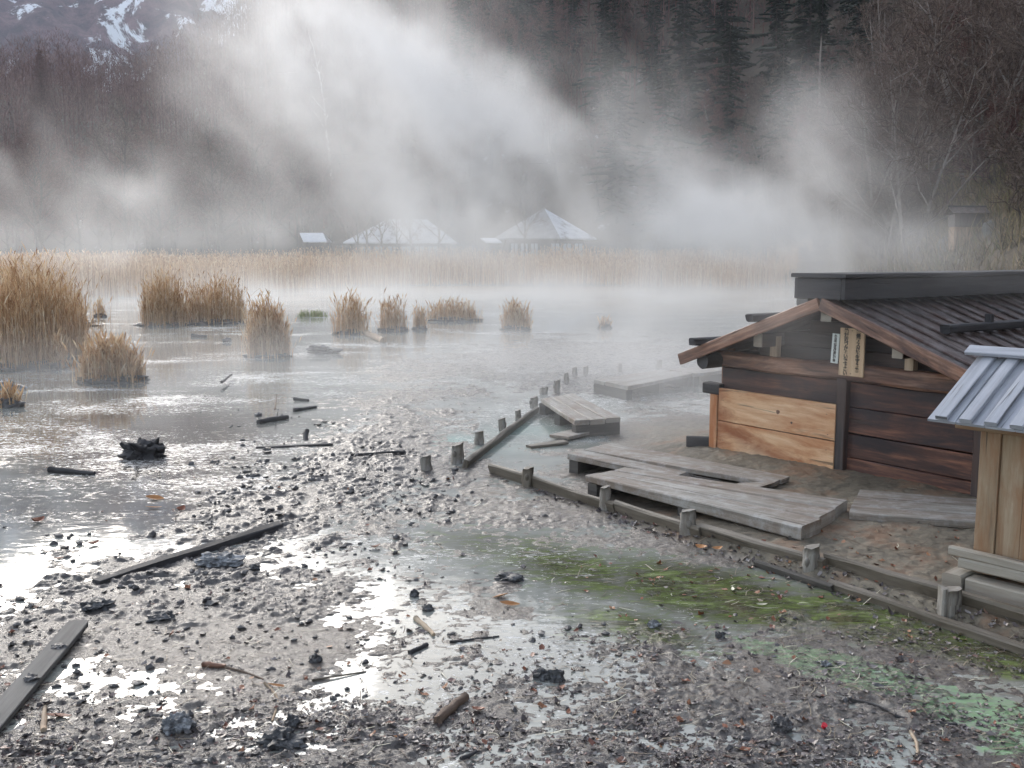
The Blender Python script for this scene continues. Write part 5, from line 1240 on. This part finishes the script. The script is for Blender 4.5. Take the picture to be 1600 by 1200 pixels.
def edge_fade(nt, oc, lo, hi, m):
    sx = nt.nodes.new("ShaderNodeSeparateXYZ"); nt.links.new(oc, sx.inputs[0]); out = None
    for k in range(3):
        for sgn, e in ((1, lo[k]), (-1, hi[k])):
            if k == 2 and sgn == 1: continue
            f = math_(nt, 'MULTIPLY', math_(nt, 'MULTIPLY', math_(nt, 'SUBTRACT', sx.outputs[k], e), sgn), 1 / m, clamp=True)
            out = f if out is None else math_(nt, 'MULTIPLY', out, f)
    return out, sx
SLO, SHI = (-36, 19.5, -.3), (26, 62, 20)
def steam_density(nt, oc):
    wv = vm(nt, 'MULTIPLY_ADD', gnoise(nt, oc, .12, 3.0, col=True), (6, 4, 6), (-3, -2, -3)); wvec = vm(nt, 'ADD', oc, wv)
    w2 = vm(nt, 'ADD', wvec, vm(nt, 'MULTIPLY_ADD', gnoise(nt, oc, .5, 3.0, col=True), (2.4, 1.8, 2.4), (-1.2, -.9, -1.2)))
    g = gaussians(nt, w2, PL)
    # wisps drawn out along the drift, up and to the left
    al_ = vm(nt, 'DOT_PRODUCT', w2, (-.62, 0, .78)); ac_ = vm(nt, 'DOT_PRODUCT', w2, (.78, 0, .62)); cb = nt.nodes.new("ShaderNodeCombineXYZ")
    sy = nt.nodes.new("ShaderNodeSeparateXYZ"); nt.links.new(w2, sy.inputs[0]); nt.links.new(al_, cb.inputs[0]); nt.links.new(sy.outputs[1], cb.inputs[1]); nt.links.new(ac_, cb.inputs[2])
    f = gnoise(nt, cb.outputs[0], .24, 8.0, .68, .0, nscale=(.55, .9, 1.35))
    f = math_(nt, 'MULTIPLY', math_(nt, 'SUBTRACT', f, .42), 4.6, clamp=True)
    d = math_(nt, 'MULTIPLY', math_(nt, 'MULTIPLY', g, f), STEAM_K)
    ef, sx = edge_fade(nt, oc, SLO, SHI, 3.0)
    lay = math_(nt, 'POWER', .3679, math_(nt, 'MULTIPLY', math_(nt, 'MAXIMUM', sx.outputs[2], 0.0), 1.3))
    mg = gaussians(nt, oc, [((1, 48, 0), (15, 11, 6), 1.2), ((-19, 44, 0), (11, 10, 6), .6), ((9, 34, 0), (6, 7, 6), .4)])
    f2 = gnoise(nt, oc, .33, 5, .6, nscale=(1, 1, 1.4)); f2 = math_(nt, 'MULTIPLY', math_(nt, 'SUBTRACT', f2, .36), 3.4, clamp=True)
    d = math_(nt, 'ADD', d, math_(nt, 'MULTIPLY', math_(nt, 'MULTIPLY', math_(nt, 'MULTIPLY', lay, mg), f2), MIST_K))
    return math_(nt, 'MULTIPLY', d, ef)
STEAM_K, MIST_K, NEAR_K = .46, .26, .26
vapour('steam', SLO, SHI, .32, steam_density, volmat('steam', step=2.6), 'billowing white steam rising from the hot pond', 'steam')
NM = [((2.4, 12.4, .2), (1.6, 2.6, .8), 1.0), ((-1.0, 16, .2), (3.5, 3.5, .6), .55), ((-6.5, 16.5, .2), (4.5, 3.0, .5), .5), ((1.8, 16.5, .3), (3, 3, .9), .8), ((2.75, 8.15, 1.35), (.75, .6, .6), 2.2), ((3.9, 9.3, 1.95), (1.3, .9, .32), 1.5), ((2.0, 10.3, .2), (.8, 1.0, .5), .8)]
NLO, NHI = (-13, 7.4, -.2), (6.5, 20.5, 2.8)
def mist_density(nt, oc):
    g = gaussians(nt, oc, NM); f = gnoise(nt, oc, .85, 5, .6, .6, nscale=(1, .8, 1.3)); ef, sx = edge_fade(nt, oc, NLO, NHI, 1.0)
    f = math_(nt, 'MULTIPLY', math_(nt, 'SUBTRACT', f, .32), 2.6, clamp=True); return math_(nt, 'MULTIPLY', math_(nt, 'MULTIPLY', math_(nt, 'MULTIPLY', g, f), NEAR_K), ef)
vapour('mist', NLO, NHI, .13, mist_density, volmat('mist', step=2.5), 'thin mist drifting over the near water and the hut', 'mist')
volbox('haze', -920, 500, -80, 1330, -6, 420, volmat('haze', (.82, .88, 1.0), .2, 1.0, .00024), 'thin cold air haze filling the whole valley', 'haze')
